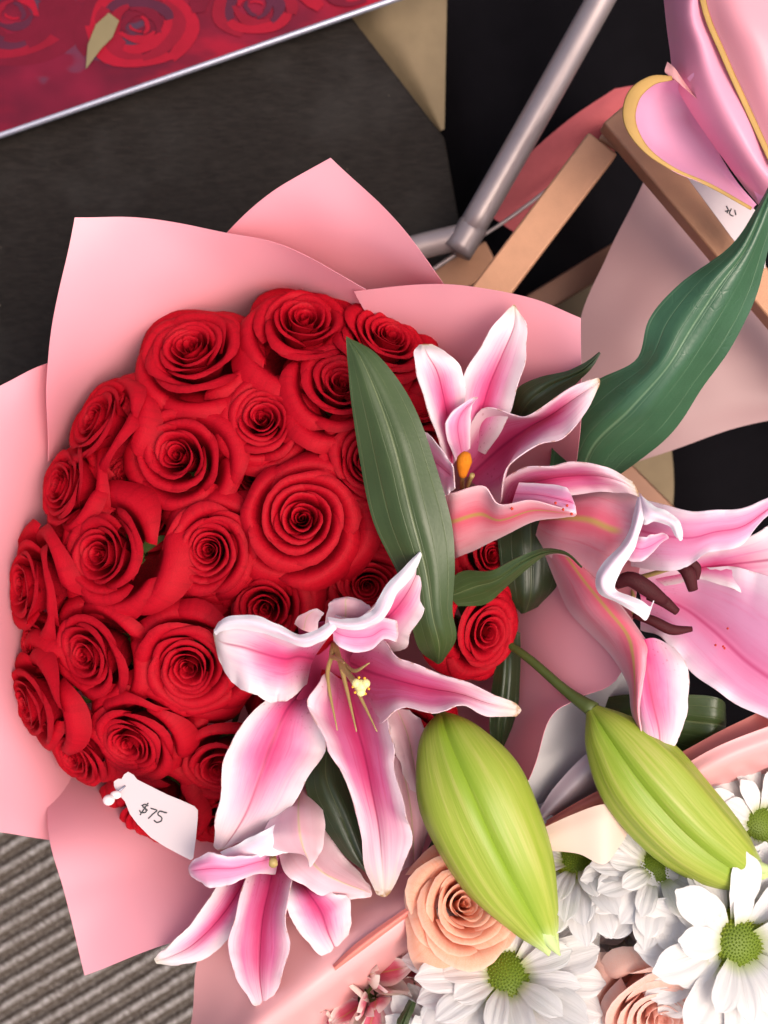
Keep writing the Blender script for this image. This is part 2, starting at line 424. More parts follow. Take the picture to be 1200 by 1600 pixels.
def table():
    t = thing('black_table', 'black wood grained table top lying under the bouquets, upper left', 'table', P(200, 500, -450))
    a = NT('black_grained_wood'); o = a.objc()
    m = a.node('ShaderNodeMapping'); m.inputs['Rotation'].default_value = (0, 0, R(-32)); m.inputs['Scale'].default_value = (16, 60, 16); a.L(o, m.inputs[0])
    g = a.noise(m.outputs[0], 6, 6, .65, .6); n = a.noise(o, 16, 4); sp = a.noise(o, 130, 2)
    c = a.mix(a.smooth(g, .3, .75), (.009, .0068, .0058), (.018, .0138, .012))
    c = a.mix(a.math('MULTIPLY', a.smooth(n, .45, .75), .35), c, (.034, .030, .028))
    c = a.mix(a.smooth(sp, .77, .82), c, (.16, .12, .09))
    a.bump(g, .5, .001); a.finish(c, .65, .1)
    Z = -190
    prism('table_top', [(-260, -120), (470, -120), (545, 20), (695, 215), (740, 470), (700, 900), (300, 1240), (-260, 1240)], Z, 22, a.m, t, bevel=2)
    for (x, y) in ((-180, 120), (430, 60), (-180, 1130), (430, 1000)):
        c0 = P(x, y, Z-22); b = Vector((c0.x, c0.y, 0))
        tube('leg', [tuple(b), tuple(c0)], 14, a.m, t, world=True, seg=2)
    # poster leaning flat on the table
    po = thing('poster', 'red rose photo poster with a shiny silver edge on the black table', 'poster', P(200, 60, -190))
    b = NT('printed_rose_photo'); o = b.objc()
    w = b.noise(o, 9, 3); vo = b.node('ShaderNodeTexVoronoi', feature='SMOOTH_F1'); vo.inputs['Scale'].default_value = 16
    mp = b.node('ShaderNodeVectorMath', operation='MULTIPLY_ADD'); b.L(b.node('ShaderNodeTexNoise').outputs[1], mp.inputs[0]); mp.inputs[1].default_value = (.09, .09, .09); b.L(o, mp.inputs[2])
    b.n[[x.name for x in b.n if x.type == 'TEX_NOISE'][-1]].inputs['Scale'].default_value = 14
    b.L(mp.outputs[0], vo.inputs['Vector'])
    c = b.mix(b.smooth(vo.outputs['Distance'], .15, .75), (.26, .003, .018), (.08, .003, .015))
    c = b.mix(b.smooth(vo.outputs['Color'], .62, .70), c, (.055, .022, .045))
    c = b.mix(b.math('MULTIPLY', b.smooth(w, .5, .72), .75), c, (.22, .006, .03))
    b.finish(c, .6, .15)
    prism('printed_panel', [(-300, -200), (760, -200), (598, 0), (0, 207), (-300, 304)], -176, 6, b.m, po)
    tube('metal_edge', [(-300, 311, -178), (0, 211, -178), (610, 1, -178), (780, -58, -178)], 2.3, M['silver'], po, n=8, seg=12)
    tones = [simple('print_red_%s' % n_, c_, .6, .15, var=.15) for n_, c_ in (('bright', (.27, .003, .017)), ('deep', (.19, .003, .016)), ('dark', (.12, .003, .016)), ('violet', (.07, .010, .028)))]
    rs = random.Random(5); k = 0
    hearts = [(20, 20, 110), (215, 40, 105), (400, 10, 100), (300, 105, 40), (550, -40, 90), (-60, 200, 80)]
    for hx, hy, hr in hearts:
        for q in range(15):
            r = hr*(1-q/16); a0 = q*2.3+hx; pts = []
            for w_ in range(13):
                f_ = w_/12; an = a0+(f_-.5)*2.3
                pts.append((hx+math.cos(an)*r*(1+.06*math.sin(f_*9+q)), hy+math.sin(an)*r*.8*(1+.06*math.sin(f_*7+q))))
            for w_ in range(12, -1, -1):
                f_ = w_/12; an = a0+(f_-.5)*2.3
                pts.append((hx+math.cos(an)*r*(.55+.25*abs(f_-.5)*2), hy+math.sin(an)*r*.8*(.55+.25*abs(f_-.5)*2)))
            if not any(y < 190-x*.345 for x, y in pts) or max(y+x*.345 for x, y in pts) > 203: continue
            k += 1
            prism('printed_petal', pts, -175.9+.03*k, .02, tones[rs.choice((0, 0, 1, 1, 2, 2, 3))], po)
    prism('printed_leaf', [(134, 108), (137, 70), (150, 38), (170, 20), (186, 32), (176, 58), (158, 76), (146, 92)], -172.8, .1, simple('printed_leaf', (.17, .13, .06), .5), po)
M['silver'] = simple('silver_metal', (.36, .36, .44), .35, .5, metal=.6, var=.05)
table()

def cloth(name, label, cat, rows, mat, wob=18, folds=None, nu=40, nv=40):
    k = len(rows[0])
    def f(u, v):
        q = cr([cr([r[c] for r in rows], v) for c in range(k)], u); w = P(*q)
        if folds:
            fx, fy, fr, am = folds
            w.z += am/1000*math.sin((w.x*fx+w.y*fy)*fr+3*noise.noise(w*6))
        w.z += wob/1000*noise.noise(w*9)
        return w
    o = link(name, grid_mesh(name, f, nu, nv), mat)
    thick(o, .001)
    return tag(o, label, cat)
cloth('black_cloth', 'black draped cloth with soft folds behind the metal frame', 'cloth',
      [[(640, -220, -250), (900, -220, -240), (1250, -220, -250), (1500, -220, -260)],
       [(640, 150, -260), (850, 200, -250), (1200, 300, -260), (1500, 300, -260)],
       [(620, 520, -275), (850, 600, -265), (1150, 650, -260), (1500, 700, -260)],
       [(620, 900, -290), (900, 900, -280), (1200, 950, -270), (1500, 1000, -270)],
       [(700, 1300, -300), (900, 1250, -290), (1250, 1250, -280), (1500, 1300, -280)]], M['navy'], folds=(1, .25, 60, 6))
cloth('beige_cloth', 'beige cloth corner lying between poster and black cloth', 'cloth',
      [[(500, -80, -225), (560, -90, -215), (640, -90, -218), (700, -80, -220)],
       [(545, 20, -222), (590, 15, -212), (650, 10, -214), (698, 8, -218)],
       [(610, 108, -222), (640, 100, -212), (670, 100, -214), (696, 100, -218)],
       [(688, 205, -224), (690, 204, -222), (692, 203, -222), (694, 202, -222)]], M['beige'], wob=5, nu=16, nv=20)
cloth('pink_felt', 'rose pink felt sheet glimpsed between steel tube and copper stand', 'cloth',
      [[(770, 340, -190), (800, 360, -190), (830, 380, -195), (840, 400, -200)],
       [(800, 270, -180), (850, 270, -180), (880, 270, -185), (920, 280, -195)],
       [(880, 195, -175), (920, 190, -175), (960, 190, -180), (1000, 200, -190)],
       [(960, 140, -175), (1000, 135, -175), (1040, 150, -180), (1080, 170, -190)]], M['pinkcloth'], wob=4, nu=12, nv=20)
cloth('beige_sheet', 'dull beige sheet low down behind the pink wrap and copper bars', 'cloth',
      [[(860, 450, -235), (900, 430, -232), (950, 420, -232), (1000, 420, -235)],
       [(860, 520, -238), (900, 520, -236), (960, 520, -236), (1020, 520, -238)],
       [(880, 760, -240), (930, 740, -238), (980, 730, -238), (1050, 720, -240)],
       [(900, 820, -244), (950, 820, -240), (1020, 820, -240), (1050, 820, -244)]], M['beige'], wob=5, nu=12, nv=16)

# steel tube frame
t = thing('steel_tube_frame', 'grey steel tube frame running up behind the copper stand', 'frame', P(730, 390, -150))
tube('upright_tube', [(728, 372, -150), (846, 165, -140), (985, -85, -130)], 9.2, M['steel'], t, n=16, seg=10)
tube('lower_tube', [(728, 368, -152), (640, 390, -158), (560, 420, -160)], 8.5, M['steel'], t, n=14, seg=8)
tube('joint', [(714, 394, -150), (740, 352, -150)], 9.9, M['steel'], t, n=16, seg=4)
tube('brace_wire', [(730, 385, -160), (690, 412, -162), (650, 440, -165)], 1.6, M['steel'], t, n=8, seg=6)
tube('brace_wire', [(735, 380, -165), (800, 338, -166), (900, 262, -168)], 1.3, M['steel'], t, n=8, seg=6)
t.location = (t.location.x, t.location.y, 0)
for c in t.children: c.matrix_parent_inverse = Matrix.Translation(-t.location)
tube('leg', [tuple(P(725, 376, -160)), tuple(P(700, 420, -445))], 6, M['steel'], t, world=True, seg=3, n=12)

# copper stand
def bar(name, a, b, w, mat, parent, z0, z1, h=14):
    """square bar with rounded arrises between two plan points"""
    A = P(a[0], a[1], z0); B = P(b[0], b[1], z1); d = (B-A); Ln = d.length; d.normalize()
    s = d.cross(Vector((0, 0, 1))).normalized(); n = s.cross(d).normalized()
    bm = bmesh.new(); bmesh.ops.create_cube(bm, size=1)
    mt = Matrix(((s.x*w/1000, d.x*Ln, n.x*h/1000, 0), (s.y*w/1000, d.y*Ln, n.y*h/1000, 0), (s.z*w/1000, d.z*Ln, n.z*h/1000, 0), (0, 0, 0, 1)))
    bm.transform(Matrix.Translation((A+B)/2) @ mt)
    bmesh.ops.recalc_face_normals(bm, faces=bm.faces)
    bmesh.ops.bevel(bm, geom=bm.edges[:], offset=.0016, segments=4, profile=.5, affect='EDGES')
    me = bpy.data.meshes.new(name); bm.to_mesh(me); bm.free()
    for p in me.polygons: p.use_smooth = True
    o = link(name, me, mat, parent); o.modifiers.new('wn', 'WEIGHTED_NORMAL'); return o
t = thing('copper_stand', 'rose gold square bar display stand, its corner pointing up between wraps', 'stand', P(1000, 300, -450))
bar('top_bar', (958, 182), (1330, 622), 18.5, M['copper'], t, -72, -72, 15)
bar('side_bar', (940, 228), (740, 492), 21.5, M['copper'], t, -84, -92, 15)
bar('cross_bar', (975, 392), (830, 480), 17, M['copperdark'], t, -200, -205, 12)
bar('lower_bar', (770, 400), (640, 470), 22, M['copper'], t, -190, -196, 10)
bar('lower_bar', (950, 720), (1130, 900), 18, M['copperdark'], t, -180, -180, 12)
bar('leg', (960, 212), (966, 215), 14, M['copper'], t, -90, -448, 14)
bar('leg', (1310, 620), (1312, 622), 14, M['copper'], t, -80, -448, 14)

# ------------------------------------------------------------------ roses
def petal_mesh(th, Rl, H, W, r0, curl, curlz, pw, seed, skew=.07, point=.05, nu=12, nv=9, mw=.34):
    rs = random.Random(seed)
    ph = [rs.uniform(0, 6.28) for _ in range(4)]; am = rs.uniform(.6, 1.2)
    side = rs.uniform(-.05, .05)
    def f(u, v):
        s = 2*u-1
        vm = 1-mw*abs(s)**2.6+point*math.exp(-((s-side)/.16)**2)
        x = v*vm
        an = th+s*W/2*(.45+.55*min(1, x*1.6)) if True else 0
        r = r0+(Rl-r0)*(x**pw)
        r *= 1+skew*s
        r += .014*am*math.sin(s*3.2+ph[0])*x + .005*am*math.sin(s*7+ph[1])*x*x
        z = H*(math.sin(min(1, x)*math.pi/2)**.9)
        if v > .6:
            c = ((v-.6)/.4)
            cc = curl*(1+.45*math.sin(s*2.6+ph[2])+.12*math.sin(s*7+ph[1]))
            r += cc*c*c; z -= curlz*(1+.5*math.sin(s*3+ph[2]))*c**3
        z += .016*math.sin(s*3.6+ph[3])*x + .004*math.sin(s*9+ph[0])*x*x
        return Vector((r*math.cos(an), r*math.sin(an), z))
    return grid_mesh('petal', f, nu, nv)

def rose_meshes(seed, N=30, openness=1.0, tight=1.0, hue=0):
    rs = random.Random(seed); out = []
    th = rs.uniform(0, 6.28)
    off = (rs.uniform(-.05, .05), rs.uniform(-.05, .05))
    hand = rs.choice((-1, 1))
    for i in range(N):
        t = i/(N-1)
        th += 2.4+rs.uniform(-.28, .28)
        if t < .8:
            tt = t/.8
            Rl = (.022+.66*tt**1.12*tight)*rs.uniform(.95, 1.05)
            H = .88+.08*math.sin(tt*3.0)-.07*tt+rs.uniform(-.03, .03)
            W = 3.9-1.7*tt+rs.uniform(-.25, .25); pw = .55; r0 = .012+.14*tt
            curl = .008+.075*tt**1.6; cz = .0+.08*tt**1.4; nu = 11
        else:
            tt = (t-.8)/.2
            Rl = (.73+.19*tt)*openness*rs.uniform(.94, 1.06)
            H = .82-.22*tt+rs.uniform(-.06, .03)
            W = 2.0+rs.uniform(-.2, .3); pw = .52; r0 = .18
            curl = .09+.06*tt; cz = .17+.15*tt; nu = 14
        mw = .26+.12*t
        out.append(petal_mesh(th, Rl, H, W, r0, curl, cz, pw, rs.random(), skew=hand*(.10+.05*t), nu=nu, mw=mw,
                              point=rs.choice((.02, .04, .10)) if t > .5 else .02))
    return out

def rose_proto_meshes(mat, seeds, **kw):
    res = []
    for s in seeds:
        ms = rose_meshes(s, **kw)
        for m in ms: m.materials.append(mat)
        res.append(ms)
    return res

def calyx_mesh(mat):
    # cup, sepals and the start of the stem under a rose
    bm = bmesh.new()
    prof = [(.05, -1.3), (.055, -.5), (.07, -.12), (.17, -.05), (.22, .08), (.17, .16)]
    n = 10; rings = []
    for r, z in prof: rings.append([bm.verts.new((r*math.cos(6.283*k/n), r*math.sin(6.283*k/n), z)) for k in range(n)])
    for a, b in zip(rings, rings[1:]):
        for k in range(n): bm.faces.new((a[k], a[(k+1) % n], b[(k+1) % n], b[k]))
    for q in range(5):
        an = 6.283*q/5
        pts = [(.19, .02, .09), (.34, -.02, .08), (.48, -.12, .04), (.56, -.26, 0)]
        pr = None
        for r, z, w in pts:
            c = Vector((r*math.cos(an), r*math.sin(an), z)); s = Vector((-math.sin(an), math.cos(an), 0))*w
            a_, b_ = bm.verts.new(c-s), bm.verts.new(c+s)
            if pr: bm.faces.new((pr[0], pr[1], b_, a_))
            pr = (a_, b_)
    me = bpy.data.meshes.new('stem'); bm.to_mesh(me); bm.free()
    for p in me.polygons: p.use_smooth = True
    me.materials.append(mat); return me
CAL = calyx_mesh(M['stem'])

def place_rose(meshes, px, py, z, rad, tilt, az, spin, label, cat='rose', name='red_rose', group=None, stretch=1.0, hz=1.0, top=None):
    """heart of the rose at plan point px,py; rad px; tilt deg towards picture direction az (deg, 0 = right, 90 = up)"""
    s = 1.17*rad/3000.0*(CAMH-z/1000)/CAMH
    ax = Vector((math.sin(R(tilt))*math.cos(R(az)), math.sin(R(tilt))*math.sin(R(az)), math.cos(R(tilt))))
    q = Vector((0, 0, 1)).rotation_difference(ax)
    o = thing(name, label, cat, group=group); LOCAL.add(o.name)
    rot = q.to_matrix().to_4x4() @ Matrix.Rotation(R(spin), 4, 'Z')
    pt = P(px, py, z)
    o.matrix_world = Matrix.Translation(pt-ax*.80*s*hz) @ rot @ Matrix.Diagonal((s*stretch, s/stretch**.5, s*hz, 1))
    for m in meshes:
        c = bpy.data.objects.new('petal', m); COL.objects.link(c); c.parent = o
    c = bpy.data.objects.new('stem', CAL); COL.objects.link(c); c.parent = o
    return o

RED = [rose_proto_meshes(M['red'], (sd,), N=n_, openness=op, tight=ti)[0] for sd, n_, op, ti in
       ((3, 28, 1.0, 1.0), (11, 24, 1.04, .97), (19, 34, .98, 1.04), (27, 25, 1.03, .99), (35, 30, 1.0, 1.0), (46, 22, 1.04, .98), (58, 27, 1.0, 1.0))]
G = 'red roses packed in the pink wrapped bouquet'
CX, CY = 400, 850
def RR(px, py, rad, label, v=None, tilt=None, az=None, z=None, spin=None, stretch=1.0, hz=.95, shift=0):
    stretch = (1.0, 1.07, .95, 1.03, 1.10, .97, 1.05)[(RR.k*3) % 7]; hz = (.95, 1.05, .88)[RR.k % 3]
    dx, dy = px-CX, -(py-CY); d = math.hypot(dx, dy)
    az = math.degrees(math.atan2(dy, dx)) if az is None else az
    tilt = min(48, d/430*44) if tilt is None else tilt
    z = 2-(d/430)**2*34 if z is None else z
    i = RR.k; RR.k += 1
    px += math.cos(R(az))*math.sin(R(tilt))*rad*.34; py -= math.sin(R(az))*math.sin(R(tilt))*rad*.34
    place_rose(RED[(i if v is None else v) % len(RED)], px, py, z, rad, tilt, az, i*67 if spin is None else spin, label, group=G, stretch=stretch, hz=hz)
RR.k = 0
RR(303, 562, 100, 'red rose at the upper left, second below the pointed top pink corner, broad outer petals', tilt=32, az=105)
RR(472, 520, 96, 'topmost red rose of the bouquet, its outer petal ending in a small peak', tilt=36, az=80)
RR(600, 545, 92, 'red rose at the upper right rim, partly behind the long green leaf tip', tilt=38, az=60)
RR(528, 612, 84, 'red rose directly left of the long leaf tip, below the topmost rose', tilt=26, az=60, z=-4)
RR(412, 660, 78, 'small tight red rose below the gap between the two topmost roses', tilt=12, az=100)
RR(285, 715, 90, 'round red rose left of the small tight one, its heart a bright knob', tilt=16, az=150)
RR(165, 665, 80, 'narrow red rose on the upper left rim seen from the side', tilt=48, az=150, z=-18)
RR(115, 765, 78, 'red rose on the left rim seen edge on above the large round one', tilt=48, az=165, z=-20)
RR(172, 868, 97, 'large bright red rose at left with wide overlapping outer petals', tilt=28, az=175, z=-2)
RR(330, 858, 84, 'red rose with a dark deep heart between the large left rose and the central one', tilt=8, az=200, z=4)
RR(470, 813, 99, 'largest red rose in the middle of the bouquet with a dark spiral heart', tilt=6, az=60, z=12)
RR(572, 725, 84, 'red rose half covered by the left edge of the long leaf', tilt=14, az=30, z=-4)
RR(60, 912, 84, 'red rose on the far left rim facing left, beside pale pink paper', tilt=52, az=180, z=-24)
RR(150, 1020, 86, 'red rose at lower left with a loose rosette of inner petals', tilt=34, az=190, z=-8)
RR(298, 1035, 94, 'red rose just left of the open lily, below the dark hearted rose', tilt=16, az=250, z=2)
RR(418, 945, 88, 'dark shaded red rose directly above the curled white lily tip', tilt=12, az=250, z=-4)
RR(572, 912, 70, 'shaded red rose tucked between lily petal and long leaf', tilt=10, az=300, z=-14)
RR(66, 1092, 84, 'red rose at the lowest left rim turned to the side', tilt=54, az=195, z=-26)
RR(212, 1148, 84, 'red rose right above the white price tag', tilt=34, az=235, z=-12)
RR(345, 1190, 72, 'small shaded red rose beside the lower left lily petal', tilt=26, az=260, z=-18)
RR(750, 985, 72, 'red rose on the right side behind the long leaf and lily petal tip', tilt=30, az=340, z=-26)
RR(640, 640, 70, 'red rose hidden behind the upper half of the long leaf', tilt=32, az=40, z=-26)
RR(248, 1268, 84, 'darkest red rose at the bottom beneath the price tag', tilt=38, az=250, z=-38)
RR(655, 840, 72, 'red rose hidden behind the lower half of the long leaf', tilt=16, az=0, z=-34)
RR(760, 870, 50, 'small red rose showing only its petal tips under the upper lily', tilt=30, az=10, z=-45)
RR(480, 1110, 84, 'red rose beneath the open lily throat, hardly showing', tilt=14, az=270, z=-34)
RR(620, 1150, 76, 'red rose beneath the lily petal next to the left bud', tilt=22, az=300, z=-42)
RR(240, 805, 74, 'deep lying red rose between the three left roses', tilt=8, az=180, z=-26)
RR(395, 745, 70, 'deep lying red rose above the largest central rose', tilt=8, az=90, z=-24)
RR(230, 950, 74, 'deep lying red rose under the large left one', tilt=12, az=200, z=-26)
RR(128, 1172, 66, 'red rose filling the lower left rim above the price tag corner', tilt=44, az=220, z=-30)
RR(60, 1005, 48, 'red rose with two small upright petals at the left rim', tilt=50, az=180, z=-34)
RR(175, 625, 36, 'little folded red petal head at the upper left rim', tilt=30, az=120, z=-24)
RR(345, 1280, 60, 'shaded red rose low between price tag and lower lily', tilt=30, az=265, z=-48)
RR(200, 1085, 66, 'deep lying red rose between the lower left roses', tilt=20, az=220, z=-34)
RR(205, 745, 60, 'deep lying red rose between the rim roses and the round one', tilt=20, az=160, z=-30)
RR(525, 690, 62, 'deep lying red rose left of the leaf', tilt=12, az=60, z=-28)

# ------------------------------------------------------------------ wrapping of the red bouquet
N_ = (430, 900, -300)
w = thing('bouquet_wrap', 'pink pointed paper wrap around the red roses', 'bouquet wrap', (*P(430, 900, -300)[:2], REF-.32))
def sheet(rows, seed, mat=None, wob=3, name='paper_sheet', parent=None, nu=34, nv=34, t=.00022):
    return loft(name, rows, mat or M['paper'], parent or w, nu=nu, nv=nv, wob=wob, seed=seed, t=t)
sheet([[(113, 340, 12), (230, 343, 2), (355, 368, -4), (450, 390, -8), (570, 455, -12)],
       [(88, 470, 8), (200, 452, -14), (330, 435, -30), (450, 440, -38), (560, 500, -50)],
       [(75, 605, -2), (150, 580, -36), (270, 530, -62), (420, 500, -88), (520, 560, -120)],
       [(72, 720, -36), (150, 680, -90), (290, 650, -140), (400, 700, -190), (430, 800, -260)]], 1)
sheet([[(515, 248, 10), (600, 332, -2), (700, 450, -18), (770, 520, -44)],
       [(425, 303, 0), (520, 370, -20), (620, 450, -45), (680, 560, -84)],
       [(352, 372, -20), (440, 440, -66), (540, 520, -92), (580, 640, -130)],
       [(290, 460, -90), (380, 540, -125), (450, 640, -160), (450, 800, -250)]], 2)
sheet([[(910, 497, 10), (820, 463, 6), (700, 447, -2), (555, 452, -13)],
       [(909, 560, 5), (820, 540, -14), (700, 530, -30), (590, 530, -50)],
       [(905, 660, -5), (810, 660, -50), (700, 650, -90), (600, 650, -130)],
       [(890, 780, -50), (780, 780, -110), (650, 800, -190), (500, 830, -260)]], 3)
sheet([[(200, 540, -90), (75, 568, -12), (0, 603, 2), (-110, 660, 10)],
       [(230, 760, -150), (75, 760, -54), (-30, 780, -8), (-120, 800, 12)],
       [(230, 1000, -170), (60, 1000, -66), (-30, 1020, -8), (-130, 1010, 10)],
       [(230, 1200, -160), (110, 1210, -62), (0, 1180, -18), (-110, 1180, 0)],
       [(260, 1350, -120), (150, 1325, -50), (0, 1300, -10), (-70, 1290, 0)]], 4)
sheet([[(130, 1518, 0), (250, 1478, 0), (420, 1440, -12), (620, 1400, -24)],
       [(100, 1400, -8), (220, 1370, -25), (380, 1330, -50), (600, 1300, -66)],
       [(80, 1312, -16), (190, 1265, -50), (350, 1220, -96), (600, 1200, -120)],
       [(75, 1180, -76), (180, 1130, -120), (330, 1080, -180), (450, 900, -260)]], 5)
sheet([[(1000, 860, -10), (970, 1045, -2), (900, 1092, -4), (857, 1125, -6), (820, 1235, -12), (700, 1395, -24)],
       [(880, 860, -50), (850, 980, -44), (810, 1060, -50), (775, 1130, -60), (720, 1230, -74), (640, 1350, -80)],
       [(720, 800, -130), (700, 950, -130), (650, 1050, -140), (620, 1120, -140), (600, 1180, -136), (560, 1280, -120)],
       [(450, 850, -260), (460, 880, -260), (460, 900, -260), (450, 910, -260), (440, 930, -260), (430, 940, -260)]], 6)
tube('wrapped_stems', [tuple(P(430, 880, -240)), (P(430, 880, -300).x, P(430, 880, -300).y, .01)], [30, 26], M['stem'], w, world=True, seg=4, n=16)

# price tag
t = thing('price_tag', 'white scalloped price tag reading $75 pinned below the red roses', 'price tag', P(240, 1275, -8))
tagpts = [(200, 1206), (209, 1211), (214, 1218), (226, 1224), (240, 1231), (262, 1242), (282, 1250), (304, 1260), (309, 1266), (309, 1278), (306, 1310), (302, 1341), (298, 1344),
          (280, 1335), (258, 1323), (236, 1309), (215, 1288), (203, 1272), (195, 1252), (184, 1240), (178, 1228), (178, 1221), (184, 1217), (190, 1217), (194, 1210)]
tagz = [(x, y, -4+(x-240)*.03+(y-1270)*-.05) for x, y in tagpts]
prism('card', tagz, 0, .5, M['tag'], t)
def ink(strokes, to, mat, z, r=.35):
    for s in strokes:
        pts = [to(x, y) for x, y in s]
        tube('handwriting', [(x, y, z(x, y)) for x, y in pts], r, mat, t, n=5, seg=max(6, len(s)*4))
def tt(x, y, o=(223, 1262), a=24, s=1.0):
    c, s_ = math.cos(R(a)), math.sin(R(a)); return (o[0]+(x*c-y*s_)*s, o[1]+(x*s_+y*c)*s)
tz = lambda x, y: -4+(x-240)*.03+(y-1270)*-.05+.3
ink([[(7, -6), (1, -6), (-1, -2), (6, 1), (7, 5), (1, 8), (-3, 6)], [(5, -10), (1, 12)], [(-3, -3), (9, 1)],
     [(12, -4), (22, -5), (19, 2), (15, 12)],
     [(36, -7), (27, -6), (26, 0), (33, 2), (35, 7), (30, 12), (24, 11)], [(27, -6), (38, -8)]], tt, M['ink'], tz)
ball('pearl_pin', P(170, 1250, 2), 2.9, M['pearl'], t, 1.1, 1, 1)
ball('pearl_pin', P(181, 1242, 0), 2.2, M['pearl'], t, 1.4, 1, .8)
tube('pin', [(178, 1242, 0), (196, 1228, -3)], .5, M['silver'], t, n=6, seg=3)

# ------------------------------------------------------------------ lilies
def lily(label, base):
    return thing('pink_lily', label, 'lily', P(*base), group='pink lilies on the red bouquet')
def tep(parent, rows, mat='tep', seed=0, **kw):
    a = dict(nu=18, nv=34, ruffle=1.6, rf=3, groove=1.2, wob=1.0, t=.0006); a.update(kw)
    return loft('tepal', rows, M[mat], parent, seed=seed, **a)

# --- the open lily in the middle
A = lily('open pink lily with white margins in the middle, yellow stigma showing', (520, 1020, -20))
tep(A, [[(455, 1070, -18), (480, 1078, -24), (506, 1075, -18)],
        [(412, 1100, 8), (450, 1110, 0), (507, 1125, 2)],
        [(362, 1160, 16), (425, 1165, 6), (505, 1180, 6)],
        [(348, 1212, 20), (408, 1212, 10), (474, 1226, 10)],
        [(342, 1268, 16), (385, 1272, 10), (442, 1280, 8)],
        [(334, 1315, 6), (356, 1318, 4), (392, 1308, 2)],
        [(338, 1326, 0), (343, 1329, 0), (350, 1328, 0)]], seed=1, label='lower left tepal with a brown mark near its tip')
tep(A, [[(515, 1050, -12), (540, 1065, -22), (590, 1070, -14)],
        [(500, 1062, 8), (548, 1100, -8), (604, 1104, 10)],
        [(480, 1104, 18), (558, 1140, 4), (612, 1150, 20)],
        [(507, 1158, 20), (570, 1185, 12), (618, 1200, 24)],
        [(530, 1208, 22), (580, 1232, 18), (632, 1262, 26)],
        [(558, 1268, 20), (592, 1290, 18), (645, 1302, 22)],
        [(568, 1345, 12), (598, 1352, 12), (632, 1350, 13)],
        [(588, 1396, 2), (600, 1401, 2), (608, 1396, 2)]], mat='tep2', seed=2, ruffle=2.0, rf=3.4)
tep(A, [[(565, 1006, -14), (548, 1035, -24), (575, 1085, -16)],
        [(598, 1000, 8), (580, 1050, -6), (590, 1132, 8)],
        [(622, 1024, 20), (622, 1062, 8), (622, 1108, 22)],
        [(662, 1042, 24), (668, 1074, 14), (675, 1112, 25)],
        [(712, 1060, 25), (718, 1084, 18), (718, 1103, 25)],
        [(765, 1082, 20), (765, 1100, 17), (762, 1119, 20)],
        [(806, 1100, 10), (814, 1110, 9), (806, 1120, 10)]], mat='tep2', seed=3, ruffle=1.4, rf=2.6)
tep(A, [[(540, 985, -14), (560, 1010, -22), (590, 1020, -16)],
        [(520, 962, 10), (570, 990, 0), (636, 1012, 6)],
        [(560, 968, 26), (605, 965, 12), (642, 985, 14)],
        [(596, 930, 32), (628, 938, 20), (664, 952, 20)],
        [(622, 896, 32), (645, 908, 24), (671, 912, 24)],
        [(650, 866, 26), (658, 872, 24), (668, 882, 22)],
        [(656, 861, 24), (657, 861, 24), (659, 862, 24)]], mat='tep', seed=4, ruffle=1.6, rf=2.5, label='upper right tepal with a browned tip')
tep(A, [[(520, 985, -12), (490, 1030, -20), (480, 1070, -12)],
        [(496, 988, 16), (466, 1026, 0), (464, 1084, 12)],
        [(470, 1000, 30), (445, 1030, 14), (440, 1100, 20)],
        [(430, 980, 36), (412, 1022, 24), (415, 1092, 22)],
        [(388, 965, 36), (380, 1012, 29), (380, 1078, 22)],
        [(350, 968, 30), (350, 1005, 27), (353, 1052, 18)],
        [(336, 985, 20), (336, 995, 20), (340, 1016, 15)]], mat='tep', seed=5, ruffle=2.2, rf=2.6, label='left tepal curling back into a white rounded end')
tep(A, [[(505, 985, 0), (535, 990, 0), (575, 985, 0)],
        [(512, 955, 14), (540, 958, 16), (582, 962, 12)],
        [(515, 942, 16), (540, 938, 18), (578, 948, 14)],
        [(524, 936, 15), (545, 933, 16), (564, 938, 14)]], mat='tepback2', seed=6, ruffle=.6, rf=2, nv=16, groove=0)
tep(A, [[(460, 975, 18), (474, 985, 20), (495, 990, 18)], [(466, 963, 22), (480, 962, 24), (498, 970, 22)],
        [(488, 952, 26), (495, 951, 27), (506, 958, 26)]], mat='tepback2', seed=61, ruffle=.3, rf=2, nv=10, nu=10, groove=0)
lip = tep(A, [[(524, 972, 42), (521, 986, 34), (522, 1002, 30)],
        [(536, 978, 40), (535, 994, 33), (534, 1014, 33)],
        [(556, 980, 37), (556, 998, 30), (556, 1021, 32)],
        [(578, 976, 34), (580, 996, 26), (582, 1017, 29)],
        [(596, 968, 28), (600, 985, 20), (600, 1001, 22)],
        [(620, 972, 18), (622, 990, 12), (620, 1006, 14)]], mat='teppale', seed=62, ruffle=.3, rf=2, nv=24, nu=14, groove=0)
lip.name = 'tepal'
def margin(par, rows, seed, mat='tepwhite', nv=40):
    return loft('rolled_margin', rows, M[mat], par, nu=8, nv=nv, seed=seed, t=.0006, ruffle=.5, rf=4, wob=.5)
margin(A, [[(512, 964, 46), (514, 970, 49), (518, 976, 46)], [(540, 967, 44), (545, 976, 48), (548, 983, 44)],
           [(568, 962, 42), (574, 972, 46), (580, 977, 41)], [(586, 948, 40), (596, 956, 44), (604, 960, 38)],
           [(600, 920, 39), (610, 926, 42), (620, 928, 36)], [(630, 888, 36), (638, 893, 38), (646, 897, 32)], [(656, 862, 28), (657, 863, 29), (659, 866, 27)]], 71)
